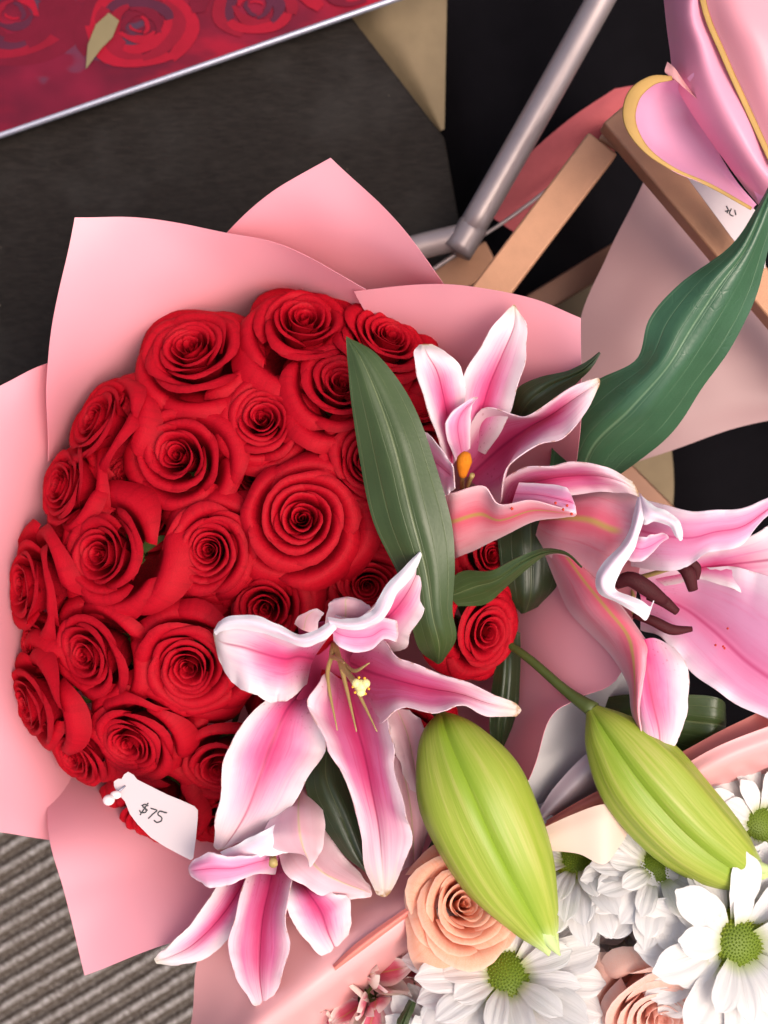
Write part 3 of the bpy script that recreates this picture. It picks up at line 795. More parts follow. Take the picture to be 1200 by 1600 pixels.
margin(A, [[(518, 970, 46), (522, 976, 48), (526, 982, 46)], [(495, 984, 44), (502, 992, 47), (506, 1000, 42)],
           [(466, 992, 42), (470, 1001, 46), (474, 1010, 40)], [(430, 974, 42), (432, 986, 45), (434, 996, 38)],
           [(392, 962, 40), (390, 973, 43), (388, 984, 36)], [(352, 966, 35), (352, 975, 37), (352, 984, 32)], [(335, 984, 26), (335, 988, 27), (337, 992, 24)]], 72)
loft('throat', [[(466, 978, -2), (520, 970, -6), (560, 975, -6), (596, 995, -6), (610, 1040, -6)],
     [(470, 1012, -14), (515, 1005, -30), (545, 1008, -32), (570, 1020, -28), (585, 1060, -18)],
     [(484, 1050, -18), (505, 1055, -30), (530, 1060, -32), (560, 1075, -26), (580, 1100, -14)],
     [(462, 1092, -8), (490, 1104, -14), (520, 1120, -16), (560, 1130, -12), (596, 1128, -8)]], M['throat'], A, nu=18, nv=18, t=.0006, wob=1)
# stamens and pistil
ends = [((527, 1141, 20), (512, 1060, 2)), ((557, 1143, 22), (540, 1070, 4)), ((589, 1143, 22), (556, 1075, 4)), ((577, 1036, 30), (552, 1048, 18)), ((538, 1036, 26), (530, 1030, 8))]
for e, m_ in ends:
    f_ = tube('filament', [(520, 1005, -20), (528 if e[0] > 540 else 518, 1025, -6), m_, e], [1.1, 1.2, 1.05, .3], M['filament'], A, seg=18)
tube('pistil', [(524, 1008, -20), (532, 1035, 4), (548, 1058, 20), (562, 1072, 34)], [1.6, 1.6, 1.5, 1.7], M['filament'], A, seg=14)
c = P(564, 1072, 37)
bs = ball('stigma', c, 3.0, M['stigma'], A, 1, 1.1, .7)
for k in range(3):
    ball('stigma_lobe', c+Vector((.0026*math.cos(k*2.1+.5), .0028*math.sin(k*2.1+.5), .0004)), 2.3, M['stigma'], bs, 1, 1, .8)
for k in range(9):
    ball('pollen', c+Vector((.0040*math.cos(k*.7+3.2), .0044*math.sin(k*.7+3.2), .0006)), .7, M['orange'], bs, seg=8)

# --- lily mostly hidden behind the open one
E = lily('pale lily hidden behind the open lily, only two pink tepal backs showing', (620, 1180, -40))
tep(E, [[(600, 1110, -10), (620, 1110, -14), (640, 1112, -12)], [(610, 1150, -2), (636, 1150, -8), (664, 1140, -6)],
        [(622, 1190, -4), (646, 1195, -8), (668, 1190, -8)], [(640, 1235, -14), (652, 1240, -14), (664, 1230, -14)]], mat='tepback2', seed=8, nv=16)
tep(E, [[(600, 1190, -16), (625, 1180, -16), (655, 1185, -16)], [(600, 1260, -10), (640, 1250, -14), (668, 1240, -16)],
        [(610, 1330, -12), (645, 1320, -18), (668, 1290, -20)], [(630, 1382, -24), (645, 1375, -26), (655, 1340, -28)]], mat='tepback2', seed=9, nv=18)

# --- bottom lily
D = lily('half closed pink lily hanging at the bottom left below the open one', (430, 1330, -40))
tep(D, [[(372, 1345, -16), (395, 1350, -22), (420, 1360, -18)],
        [(338, 1385, 0), (370, 1398, -8), (392, 1405, -4)],
        [(305, 1435, 6), (340, 1440, 0), (372, 1448, 0)],
        [(274, 1468, 8), (298, 1480, 4), (330, 1494, 4)],
        [(250, 1489, 6), (262, 1498, 4), (284, 1509, 4)],
        [(240, 1499, 2), (241, 1502, 2), (244, 1507, 2)]], seed=11, ruffle=.8, mat='tep')
tep(D, [[(395, 1330, -18), (430, 1335, -26), (462, 1345, -18)],
        [(383, 1375, 6), (422, 1380, -6), (456, 1382, 6)],
        [(366, 1432, 14), (410, 1430, 5), (446, 1425, 14)],
        [(357, 1480, 17), (405, 1480, 10), (451, 1475, 17)],
        [(368, 1524, 15), (405, 1525, 11), (441, 1520, 15)],
        [(390, 1560, 9), (410, 1562, 7), (428, 1553, 9)],
        [(406, 1574, 3), (411, 1575, 3), (415, 1572, 3)]], seed=12, ruffle=1.0, mat='tep2')
tep(D, [[(448, 1370, -14), (458, 1365, -18), (478, 1362, -14)],
        [(448, 1395, 8), (480, 1395, 2), (515, 1392, 4)],
        [(452, 1430, 12), (500, 1425, 8), (545, 1405, 6)],
        [(475, 1466, 11), (512, 1458, 9), (547, 1440, 6)],
        [(504, 1494, 8), (524, 1485, 7), (543, 1468, 5)],
        [(527, 1508, 3), (530, 1510, 3), (533, 1506, 3)]], seed=13, ruffle=.8, mat='tep')
tep(D, [[(440, 1330, -6), (436, 1340, -10), (430, 1368, -10)],
        [(410, 1334, 12), (405, 1348, 12), (398, 1368, 10)],
        [(370, 1340, 22), (368, 1358, 22), (368, 1380, 18)],
        [(335, 1332, 24), (334, 1358, 24), (340, 1388, 18)],
        [(308, 1342, 18), (308, 1360, 20), (316, 1380, 14)],
        [(298, 1352, 10), (297, 1360, 11), (300, 1368, 9)]], seed=14, ruffle=.8, mat='teppale')
tep(D, [[(445, 1225, -30), (470, 1220, -28), (500, 1230, -32)],
        [(430, 1268, 0), (466, 1262, 10), (505, 1265, -4)],
        [(412, 1302, 14), (468, 1298, 24), (508, 1302, 6)],
        [(430, 1328, 16), (474, 1322, 25), (502, 1330, 8)],
        [(476, 1334, 18), (482, 1340, 20), (494, 1342, 12)],
        [(484, 1352, 14), (485, 1354, 14), (488, 1352, 13)]], seed=15, ruffle=.6, mat='tepback2', groove=-.8, label='upper tepal seen from outside with a greenish rib and hooked tip')
tep(D, [[(345, 1330, 6), (352, 1338, 10), (360, 1348, 10)],
        [(385, 1312, 14), (392, 1325, 16), (395, 1340, 12)],
        [(425, 1292, 16), (430, 1310, 18), (432, 1335, 10)],
        [(455, 1275, 4), (455, 1300, 8), (458, 1330, 2)]], seed=16, ruffle=.6, mat='tepwhite', nv=18, groove=0)
tep(D, [[(480, 1240, -34), (455, 1290, -20), (433, 1330, -10)],
        [(510, 1290, -14), (475, 1330, 0), (445, 1364, 4)],
        [(530, 1330, -6), (500, 1360, 8), (482, 1388, 6)],
        [(556, 1358, -6), (535, 1378, 6), (520, 1404, 2)],
        [(575, 1380, -4), (568, 1390, 0), (560, 1403, 0)],
        [(580, 1390, -4), (581, 1396, -4), (579, 1400, -4)]], seed=17, ruffle=.6, mat='tepback2', groove=-.8)
tube('pistil', [(425, 1300, -20), (426, 1330, 0), (427, 1350, 12)], [1.5, 1.5, 2.4], M['filament'], D, seg=8)

# --- upper lily
B = lily('pink lily at the upper right standing over the leaf, orange anther inside', (735, 740, -30))
tep(B, [[(705, 730, -20), (730, 700, -28), (760, 710, -20)],
        [(716, 652, -6), (750, 655, -10), (790, 665, -4)],
        [(720, 600, 4), (765, 605, -4), (806, 620, 4)],
        [(748, 548, 10), (786, 555, 4), (822, 560, 10)],
        [(776, 503, 14), (804, 510, 12), (824, 512, 14)],
        [(801, 477, 12), (804, 476, 12), (808, 482, 12)]], seed=21, ruffle=.8, mat='tep', label='topmost tepal with a cream tip')
tep(B, [[(700, 735, -12), (705, 730, -18), (712, 720, -14)],
        [(686, 688, 8), (704, 678, -2), (722, 665, 4)],
        [(668, 635, 20), (695, 625, 10), (728, 612, 12)],
        [(653, 585, 26), (684, 580, 20), (722, 576, 18)],
        [(648, 552, 24), (668, 552, 24), (700, 552, 18)],
        [(656, 539, 18), (663, 538, 19), (676, 538, 16)]], seed=22, ruffle=.6, mat='tep')
tep(B, [[(712, 720, -6), (722, 710, -8), (735, 700, -8)],
        [(696, 672, 14), (715, 668, 10), (735, 652, 6)],
        [(706, 645, 18), (722, 645, 15), (738, 632, 10)],
        [(738, 622, 16), (742, 622, 16), (746, 622, 12)]], seed=23, ruffle=.5, mat='teppale', nv=14, nu=10)
tep(B, [[(712, 720, -24), (730, 745, -30), (768, 780, -14)],
        [(748, 640, -4), (780, 700, -22), (782, 782, 8)],
        [(800, 648, 8), (825, 668, -6), (792, 728, 18)],
        [(830, 648, 16), (858, 650, 6), (842, 694, 22)],
        [(872, 618, 20), (885, 632, 14), (882, 682, 23)],
        [(912, 598, 20), (915, 612, 18), (916, 642, 20)],
        [(934, 592, 17), (937, 597, 17), (935, 606, 17)]], seed=24, ruffle=.8, mat='tep2')
tep(B, [[(780, 790, -14), (790, 800, -10), (800, 815, -8)],
        [(784, 752, 4), (812, 762, -2), (830, 785, 6)],
        [(815, 732, 18), (852, 748, 10), (880, 775, 12)],
        [(858, 728, 24), (900, 742, 16), (925, 768, 14)],
        [(900, 721, 27), (935, 742, 22), (960, 768, 18)],
        [(950, 730, 26), (968, 750, 24), (982, 770, 20)],
        [(988, 752, 20), (996, 765, 20), (1000, 776, 18)]], seed=25, ruffle=.7, mat='tep2')
tep(B, [[(694, 768, 4), (700, 815, -14), (712, 872, -36)],
        [(712, 768, 14), (712, 812, -4), (720, 868, -30)],
        [(756, 759, 20), (750, 802, 2), (748, 856, -24)],
        [(780, 788, 22), (782, 812, 6), (785, 838, -12)],
        [(828, 782, 28), (832, 797, 20), (836, 814, 8)],
        [(872, 792, 30), (878, 800, 26), (880, 808, 20)],
        [(900, 800, 26), (901, 803, 26), (898, 806, 24)]], seed=26, ruffle=.5, mat='tepback', groove=0, label='lower tepal seen from outside with red pollen dots')
tep(B, [[(800, 792, 6), (806, 772, 10), (812, 755, 10)],
        [(832, 790, 18), (842, 774, 22), (850, 757, 20)],
        [(868, 796, 26), (872, 780, 30), (880, 761, 26)],
        [(890, 800, 30), (892, 785, 32), (888, 768, 28)],
        [(900, 802, 30), (897, 790, 31), (892, 778, 28)]], seed=27, ruffle=.3, mat='teppale', nv=14, nu=10)
tep(B, [[(640, 690, -8), (655, 735, -14), (690, 790, -10)],
        [(665, 672, 6), (676, 718, 4), (694, 776, 6)],
        [(700, 712, 16), (700, 735, 14), (700, 772, 12)],
        [(710, 728, 20), (711, 745, 20), (712, 762, 18)]], seed=28, ruffle=.8, mat='teppale', nv=16, nu=14)
fb = tube('filament', [(722, 770, -20), (722, 750, -4), (727, 728, 12)], [1.3, 1.3, 1.0], M['filament'], B, seg=8)
tube('anther', [(723, 744, 10), (724, 730, 13), (726, 718, 16), (729, 709, 15)], [2.0, 3.4, 4.0, 2.4], M['anthero'], fb, seg=10)
tube('pistil', [(726, 775, -16), (732, 755, 0), (738, 742, 8)], [1.1, 1.1, 1.4], M['filament'], B, seg=8)
for (x, y) in ((868, 786), (880, 796), (893, 803), (886, 790), (800, 795)):
    ball('pollen_grain', P(x, y, 34 if x > 850 else 22), .8, simple('red_pollen', (.55, .03, .01), .7) if 'red_pollen' not in bpy.data.materials else bpy.data.materials['red_pollen'], B, seg=6)

# --- right lily, seen from the side
C = lily('large pale pink lily at the right edge seen from the side, maroon anthers inside', (870, 840, -20))
# far inner tepals
tep(C, [[(980, 885, -20), (1000, 930, -30), (1000, 985, -20)],
        [(1080, 885, -10), (1060, 945, -22), (1035, 998, -6)],
        [(1140, 885, 0), (1115, 985, -10), (1065, 1035, 2)],
        [(1200, 900, 10), (1168, 1035, 0), (1115, 1078, 8)],
        [(1262, 960, 18), (1230, 1080, 8), (1180, 1115, 12)],
        [(1300, 1080, 20), (1290, 1130, 14), (1240, 1140, 12)]], mat='teppale', seed=31, ruffle=1.2, groove=1.6)
tep(C, [[(1010, 880, -14), (1020, 900, -22), (1040, 915, -18)],
        [(1090, 862, 0), (1100, 885, -8), (1100, 905, -6)],
        [(1150, 845, 12), (1150, 880, 2), (1160, 925, 2)],
        [(1220, 815, 20), (1230, 870, 10), (1240, 950, 8)],
        [(1300, 800, 22), (1310, 860, 16), (1310, 940, 12)]], mat='tep', seed=32, ruffle=1.2)
# reflexed lower tepal: back, fold, inner face
tep(C, [[(848, 858, -34), (862, 862, -18), (885, 870, -8), (905, 880, -6), (920, 890, -8)],
        [(866, 905, -30), (888, 905, -8), (915, 912, 4), (945, 926, 6), (960, 935, 0)],
        [(888, 955, -22), (912, 950, 4), (950, 955, 16), (985, 975, 18), (1005, 995, 4)],
        [(925, 995, -12), (948, 990, 12), (980, 992, 24), (1007, 1010, 26), (1012, 1010, 8)],
        [(957, 1028, 0), (972, 1026, 16), (990, 1026, 27), (1008, 1030, 30), (1010, 1036, 24)],
        [(982, 1070, 6), (988, 1070, 18), (994, 1070, 25), (1001, 1072, 28), (1005, 1076, 26)],
        [(990, 1115, 10), (993, 1114, 17), (996, 1113, 21), (999, 1113, 24), (1001, 1114, 23)],
        [(1004, 1156, 12), (1005, 1156, 14), (1006, 1155, 16), (1007, 1155, 18), (1008, 1155, 18)]],
    mat='tepback', seed=33, ruffle=.3, groove=0, nu=26, label='long lower tepal seen from outside, green at its edge')
tep(C, [[(975, 1006, 4), (988, 1000, 10), (1004, 998, 18), (1024, 996, 16), (1052, 1010, 6)],
        [(980, 1052, 6), (996, 1040, 22), (1010, 1040, 24), (1040, 1040, 20), (1074, 1042, 14)],
        [(988, 1100, 10), (1000, 1095, 22), (1020, 1095, 22), (1046, 1092, 20), (1075, 1095, 16)],
        [(1000, 1148, 14), (1012, 1142, 20), (1030, 1140, 20), (1048, 1138, 19), (1066, 1142, 16)],
        [(1012, 1180, 12), (1022, 1178, 15), (1032, 1176, 16), (1040, 1174, 15), (1048, 1172, 13)],
        [(1025, 1196, 8), (1027, 1197, 9), (1029, 1197, 9), (1031, 1196, 9), (1033, 1194, 8)]],
    mat='tep', seed=34, ruffle=.7, groove=.4, nu=24, label='curled back tip of the lower tepal, cream ended')
# upper back tepal and body of the trumpet
tep(C, [[(838, 838, -30), (842, 822, -16), (850, 808, -14), (862, 800, -30)],
        [(862, 872, -22), (872, 830, 4), (880, 795, 6), (890, 768, -16)],
        [(908, 892, -10), (915, 840, 18), (925, 792, 20), (935, 756, -8)],
        [(940, 905, 2), (950, 855, 26), (962, 805, 28), (975, 762, 0)],
        [(955, 890, 18), (975, 855, 32), (990, 815, 34), (1002, 775, 14)]],
    mat='tepback', seed=35, ruffle=.3, groove=-.8, nu=26, label='outer tepal forming the trumpet, with a yellow green rib')
# right upper tepal
tep(C, [[(985, 775, 10), (985, 825, 6), (985, 885, -8)],
        [(1020, 786, 22), (1025, 835, 16), (1030, 892, 10)],
        [(1075, 797, 30), (1075, 840, 24), (1075, 884, 20)],
        [(1120, 797, 34), (1115, 830, 28), (1105, 862, 26)],
        [(1165, 790, 36), (1162, 820, 30), (1160, 848, 28)],
        [(1215, 772, 34), (1215, 785, 30), (1205, 800, 30)],
        [(1290, 745, 26), (1290, 755, 26), (1285, 765, 24)]], mat='teppale', seed=36, ruffle=1.2, rf=2.2)
# curled white front margins
tep(C, [[(998, 776, 30), (1001, 775, 32), (1004, 778, 30)],
        [(992, 800, 36), (1000, 800, 42), (1008, 806, 38)],
        [(986, 828, 40), (992, 832, 45), (998, 838, 40)],
        [(972, 850, 40), (982, 852, 46), (992, 856, 42)],
        [(950, 872, 40), (960, 880, 46), (975, 886, 40)],
        [(934, 898, 38), (944, 906, 44), (962, 912, 36)],
        [(938, 925, 34), (952, 925, 40), (966, 922, 32)],
        [(968, 940, 32), (976, 937, 37), (984, 930, 30)],
        [(1000, 962, 28), (1003, 950, 32), (1006, 940, 28)],
        [(1012, 968, 26), (1014, 958, 28), (1018, 948, 26)],
        [(1023, 941, 24), (1023, 940, 24), (1024, 939, 24)]], mat='tepwhite', seed=37, ruffle=.4, groove=0, nv=50, nu=12, label='rolled white margin of the front tepal')
tep(C, [[(1000, 776, 32), (1002, 776, 33), (1004, 778, 32)],
        [(1004, 818, 36), (1012, 800, 42), (1022, 792, 38)],
        [(1022, 815, 38), (1032, 808, 43), (1042, 800, 38)],
        [(1045, 822, 38), (1052, 818, 42), (1060, 814, 36)],
        [(1056, 838, 36), (1060, 836, 38), (1066, 832, 34)],
        [(1062, 845, 34), (1064, 845, 34), (1066, 843, 33)]], mat='tepwhite', seed=38, ruffle=.3, groove=0, nv=26, nu=12, label='white hooked curl beside the trumpet mouth')
tep(C, [[(975, 872, 30), (980, 850, 36), (990, 838, 34)],
        [(992, 878, 32), (998, 858, 38), (1006, 840, 36)],
        [(1010, 872, 32), (1014, 854, 36), (1018, 836, 34)],
        [(1032, 848, 30), (1034, 842, 32), (1036, 834, 30)],
        [(1042, 842, 28), (1043, 841, 28), (1043, 839, 28)]], mat='teppale', seed=39, ruffle=.5, groove=0, nv=18, nu=12)
for pts, ra in (([(962, 912, 14), (985, 905, 18), (1012, 920, 18), (1040, 940, 14)], [3, 4.0, 4.2, 2.6]),
                ([(1012, 930, 8), (1035, 938, 8), (1058, 956, 6)], [2.5, 3.2, 2.0]),
                ([(990, 960, 0), (1020, 970, 4), (1050, 984, 4), (1081, 983, 2)], [2.0, 2.7, 2.8, 1.4]),
                ([(1060, 885, 14), (1075, 895, 16), (1083, 922, 14)], [2.0, 3.6, 2.6]),
                ([(1080, 878, 16), (1088, 888, 14), (1088, 905, 12)], [2.0, 2.6, 1.6])):
    f_ = tube('filament', [(950, 895, -22), (985, 905, -14), pts[0]], [1.4, 1.4, 1.0], M['filament'], C, seg=8)
    tube('anther', pts, ra, M['anther'], f_, seg=14, n=12, flat=.75)
for (x, y, z) in ((1137, 982, -1), (1118, 1008, 1), (1132, 1013, 2), (1130, 1010, 2)):
    ball('pollen_grain', P(x, y, z), .7, bpy.data.materials['red_pollen'], C, seg=6)

# ------------------------------------------------------------------ buds
def bud(label, axis, rad, roll, seed, tipsplay=.0):
    t = thing('lily_bud', label, 'lily bud', P(*axis[0]), group='closed lily buds')
    cs = [P(*p) for p in axis]
    def cen(v): return Vector(cr([tuple(c) for c in cs], v))
    def fr(v):
        a, b = cen(max(0, v-.03)), cen(min(1, v+.03)); d = (b-a).normalized()
        s = d.cross(Vector((0, 0, 1))).normalized(); n = s.cross(d).normalized(); return d, s, n
    for k in range(3):
        def f(u, v, k=k):
            r = cr([(x,) for x in rad], v)[0]/1000
            d, s, n = fr(v)
            ph = R(roll)+k*2.0944+(u-.5)*2.0944*1.02
            lobe = 1-.13*abs(2*u-1)**5-.05*abs(2*u-1)**1.6+.045*math.exp(-((u-.5)/.09)**2)*math.sin(math.pi*v)
            lobe += .018*math.sin(u*21+seed)*math.sin(math.pi*v)
            rr = r*lobe*(1+.03*noise.noise(Vector((u*3+k, v*5, seed))))
            sp = max(0, (v-.9)/.1)**2*tipsplay
            c = cen(v)+d*(-sp*.010*abs(2*u-1)**1.5)
            rr += sp*.002*(1-abs(2*u-1))
            return c+(s*math.cos(ph)+n*math.sin(ph))*rr
        o = link('tepal', grid_mesh('tepal', f, 26, 44), M['bud'], t); thick(o, .0005)
    return t
b1 = bud('plump yellow green lily bud hanging below the open lily', [(690, 1118, -4), (705, 1165, 10), (738, 1240, 16), (785, 1340, 16), (830, 1425, 12), (864, 1486, 8)],
         [3.0, 18.5, 28, 25.5, 14.5, 2.8], 152, 1, .45)
tube('stem', [(640, 1060, -40), (668, 1095, -26), (692, 1122, -4)], [2.6, 2.8, 3.4], M['stem'], b1, seg=8)
b2 = bud('green lily bud on a long stem at lower right, under the large lily', [(925, 1108, 2), (955, 1150, 6), (1000, 1210, 8), (1068, 1285, 8), (1136, 1340, 6), (1190, 1374, 4)],
         [3.6, 15.5, 23.5, 23, 16.5, 5.0], 140, 5, .45)
tube('stem', [(785, 1000, -40), (830, 1032, -24), (885, 1080, -8), (928, 1110, 2)], [2.2, 2.4, 2.8, 4.4], M['stem'], b2, seg=12)
for bb, q in ((b1, [((846, 1448, 16), (862, 1474, 14), (876, 1494, 10)), ((838, 1450, 10), (850, 1468, 8), (858, 1484, 8))]),
              (b2, [((1168, 1350, 12), (1190, 1356, 12), (1212, 1358, 8)), ((1152, 1366, 8), (1164, 1378, 9), (1170, 1394, 6))])):
    for p in q: tube('tepal_tip', list(p), [5.0, 3.0, .3], M['budtip'] if 'budtip' in M else M.setdefault('budtip', simple('pale_green_bud_tip', (.50, .62, .26), .4, .4, .1, var=.06)), bb, n=12, seg=10)

# ------------------------------------------------------------------ leaves
def leaf(label, rows, mat='leaf', seed=0, cat='leaf', **kw):
    a = dict(nu=18, nv=40, wob=1.5, groove=1.0, t=.0005, ruffle=.6, rf=1.5); a.update(kw)
    t = loft('lily_leaf', rows, M[mat], None, seed=seed, **a)
    return tag(t, label, cat)
leaf('long upright dark green leaf lying across the right side of the roses', [
    [(539, 528, 24), (540, 527, 24), (541, 528, 24)],
    [(541, 570, 24), (562, 563, 27), (585, 555, 24)],
    [(545, 630, 24), (588, 625, 30), (634, 618, 26)],
    [(560, 720, 22), (618, 710, 32), (670, 695, 28)],
    [(583, 815, 20), (645, 810, 32), (703, 800, 28)],
    [(622, 900, 16), (665, 890, 26), (709, 880, 24)],
    [(640, 970, 10), (675, 960, 20), (706, 950, 16)],
    [(655, 1015, 2), (685, 1005, 10), (712, 995, 6)],
    [(680, 1036, -6), (684, 1037, -6), (690, 1033, -6)]], seed=1, nv=50)
leaf('broad glossy blue green leaf reaching up to the right edge', [
    [(856, 740, -44), (900, 770, -42), (955, 752, -50)],
    [(872, 655, -26), (925, 700, -14), (990, 728, -30)],
    [(928, 600, -10), (985, 642, 6), (1050, 676, -12)],
    [(995, 562, 6), (1045, 575, 18), (1098, 608, 0)],
    [(1015, 500, 16), (1085, 510, 26), (1148, 535, 12)],
    [(1065, 443, 24), (1125, 445, 33), (1182, 458, 22)],
    [(1140, 385, 32), (1165, 388, 38), (1196, 390, 30)],
    [(1182, 322, 38), (1195, 318, 41), (1212, 330, 38)],
    [(1215, 262, 40), (1217, 262, 41), (1219, 264, 40)]], mat='leafgloss', seed=2, nv=60, nu=26, groove=1.6, ruffle=.9)
leaf('small dark leaf with a light curled tip behind the upper lily', [
    [(790, 665, -20), (802, 672, -20), (818, 680, -24)], [(806, 610, -8), (825, 630, -4), (845, 650, -12)],
    [(845, 588, 0), (858, 602, 2), (872, 625, -4)], [(885, 578, 6), (893, 586, 8), (902, 596, 4)],
    [(912, 567, 12), (917, 572, 13), (921, 578, 12)], [(937, 549, 16), (938, 550, 16), (939, 551, 16)]], mat='leafdark', seed=3)
leaf('curved narrow olive leaf between the long leaf and the right lily', [
    [(690, 915, -14), (700, 930, -14), (714, 945, -16)], [(722, 890, -6), (740, 915, -6), (755, 942, -14)],
    [(765, 890, 4), (775, 905, 2), (785, 920, -6)], [(805, 872, 12), (812, 880, 12), (818, 892, 6)],
    [(845, 858, 20), (848, 864, 20), (850, 868, 16)], [(880, 862, 32), (882, 865, 32), (882, 868, 30)], [(908, 886, 34), (908, 887, 34), (907, 888, 33)]], seed=4, nv=30)
leaf('broad dark leaf in the shade below the two right lilies', [
    [(780, 800, -50), (830, 790, -48), (890, 800, -50)], [(780, 860, -40), (830, 850, -36), (880, 850, -40)],
    [(790, 930, -44), (830, 925, -38), (872, 910, -44)], [(815, 960, -52), (822, 958, -50), (850, 945, -54)]], mat='leafdark', seed=5)
leaf('dark leaf showing between the two lowest open lily petals', [
    [(500, 1160, -20), (512, 1160, -18), (530, 1160, -20)], [(478, 1212, -12), (510, 1215, -6), (542, 1225, -10)],
    [(492, 1270, -6), (530, 1270, 0), (562, 1272, -4)], [(530, 1328, -2), (552, 1325, 2), (575, 1320, 0)], [(570, 1362, 0), (575, 1366, 0), (580, 1360, 0)]], mat='leafdark', seed=6)
leaf('narrow dark leaf pointing down between the wraps left of the bud', [
    [(700, 1270, -30), (712, 1275, -30), (722, 1285, -32)], [(672, 1318, -16), (688, 1322, -14), (702, 1340, -20)],
    [(648, 1370, -8), (660, 1374, -6), (672, 1384, -12)], [(625, 1405, -4), (632, 1406, -4), (640, 1408, -6)], [(606, 1421, -2), (607, 1422, -2), (609, 1421, -2)]], mat='leafdark', seed=7)
leaf('green strap leaf bent over behind the right bud', [
    [(905, 1100, -40), (915, 1125, -40), (930, 1160, -44)], [(985, 1088, -20), (990, 1120, -18), (1000, 1160, -24)],
    [(1070, 1088, -10), (1075, 1130, -10), (1080, 1180, -14)], [(1120, 1092, -6), (1118, 1135, -6), (1112, 1190, -10)],
    [(1134, 1108, -16), (1134, 1140, -16), (1134, 1170, -20)], [(1120, 1120, -30), (1120, 1150, -30), (1108, 1195, -26)], [(1060, 1110, -36), (1060, 1150, -36), (1058, 1180, -32)]], seed=8)
leaf('dark upright leaf in the gap right of the lily petal tip', [
    [(778, 985, -44), (795, 985, -44), (812, 990, -46)], [(772, 1060, -40), (792, 1060, -36), (812, 1065, -42)],
    [(765, 1130, -40), (785, 1130, -38), (806, 1120, -42)], [(775, 1170, -46), (782, 1172, -46), (790, 1165, -46)]], mat='leafdark', seed=9)

# ------------------------------------------------------------------ white and peach bouquet, lower right
w2 = thing('bouquet_wrap', 'light pink and coral paper wrap of the white and peach bouquet, lower right', 'bouquet wrap', (*P(950, 1600, -300)[:2], REF-.32))
sheet([[(250, 1720, -34), (298, 1600, -30), (320, 1480, -28), (430, 1405, -30), (620, 1330, -34)],
       [(290, 1720, -8), (350, 1600, -6), (420, 1500, -6), (540, 1420, -8), (690, 1350, -14)],
       [(300, 1700, 6), (410, 1606, 12), (528, 1512, 12), (620, 1440, 8), (712, 1368, 2)],
       [(330, 1740, -14), (440, 1640, -14), (555, 1545, -16), (645, 1470, -22), (735, 1395, -30)],
       [(460, 1800, -120), (540, 1720, -120), (620, 1620, -120), (720, 1530, -120), (800, 1460, -120)]], 11, M['lightpink'], parent=w2)
sheet([[(520, 1508, 12), (560, 1472, 12), (630, 1422, 10), (702, 1368, 6)],
       [(523, 1514, 14), (570, 1478, 14), (640, 1426, 11), (708, 1376, 7)],
       [(526, 1521, 4), (576, 1486, 2), (646, 1434, -2), (712, 1384, -6)]], 12, M['coral'], parent=w2, wob=.5, nv=12)
sheet([[(780, 1330, -24), (850, 1286, -14), (940, 1232, -8), (1050, 1178, -4), (1230, 1090, 0)],
       [(785, 1345, -22), (860, 1300, -12), (945, 1256, -6), (1060, 1212, -2), (1235, 1150, 0)],
       [(800, 1400, -60), (880, 1380, -46), (980, 1340, -40), (1080, 1270, -30), (1240, 1200, -26)],
       [(860, 1480, -140), (920, 1460, -130), (1000, 1440, -130), (1100, 1420, -120), (1240, 1400, -120)]], 13, M['coral'], parent=w2)
sheet([[(960, 1262, 0), (1060, 1200, 6), (1130, 1162, 12), (1240, 1122, 16)],
       [(990, 1285, 0), (1075, 1228, 6), (1140, 1195, 10), (1240, 1162, 12)],
       [(1060, 1290, -40), (1100, 1260, -36), (1160, 1230, -30), (1240, 1200, -30)]], 14, M['lightpink'], parent=w2, wob=1)
sheet([[(838, 1300, 6), (890, 1275, 10), (945, 1256, 12), (1000, 1262, 6)],
       [(845, 1318, 8), (895, 1300, 12), (945, 1290, 14), (985, 1295, 8)],
       [(862, 1330, 8), (905, 1335, 12), (945, 1350, 14), (972, 1318, 10)]], 15, M['cream'], parent=w2, wob=1)
sheet([[(1300, 1150, 0), (1300, 1300, 0), (1300, 1500, 0), (1300, 1700, 0)],
       [(1180, 1300, -120), (1150, 1400, -130), (1150, 1500, -130), (1180, 1700, -130)],
       [(950, 1500, -260), (950, 1560, -260), (950, 1600, -260), (950, 1640, -260)]], 16, M['lightpink'], parent=w2)
sheet([[(470, 1760, -60), (700, 1860, -10), (950, 1880, 0), (1300, 1760, 0)],
       [(620, 1720, -130), (750, 1740, -130), (950, 1740, -130), (1150, 1700, -130)],
       [(900, 1600, -260), (940, 1600, -260), (960, 1600, -260), (980, 1600, -260)]], 17, M['lightpink'], parent=w2)
sheet([[(560, 1500, -120), (740, 1400, -120), (950, 1380, -125), (1240, 1330, -120)],
       [(600, 1640, -130), (760, 1600, -130), (950, 1560, -130), (1240, 1500, -125)],
       [(640, 1760, -130), (800, 1740, -130), (980, 1740, -130), (1240, 1700, -125)]], 18, M['cream'], parent=w2)
tube('wrapped_stems', [tuple(P(950, 1600, -240)), (P(950, 1600, -300).x, P(950, 1600, -300).y, .01)], [34, 26], M['stem'], w2, world=True, seg=4, n=16)

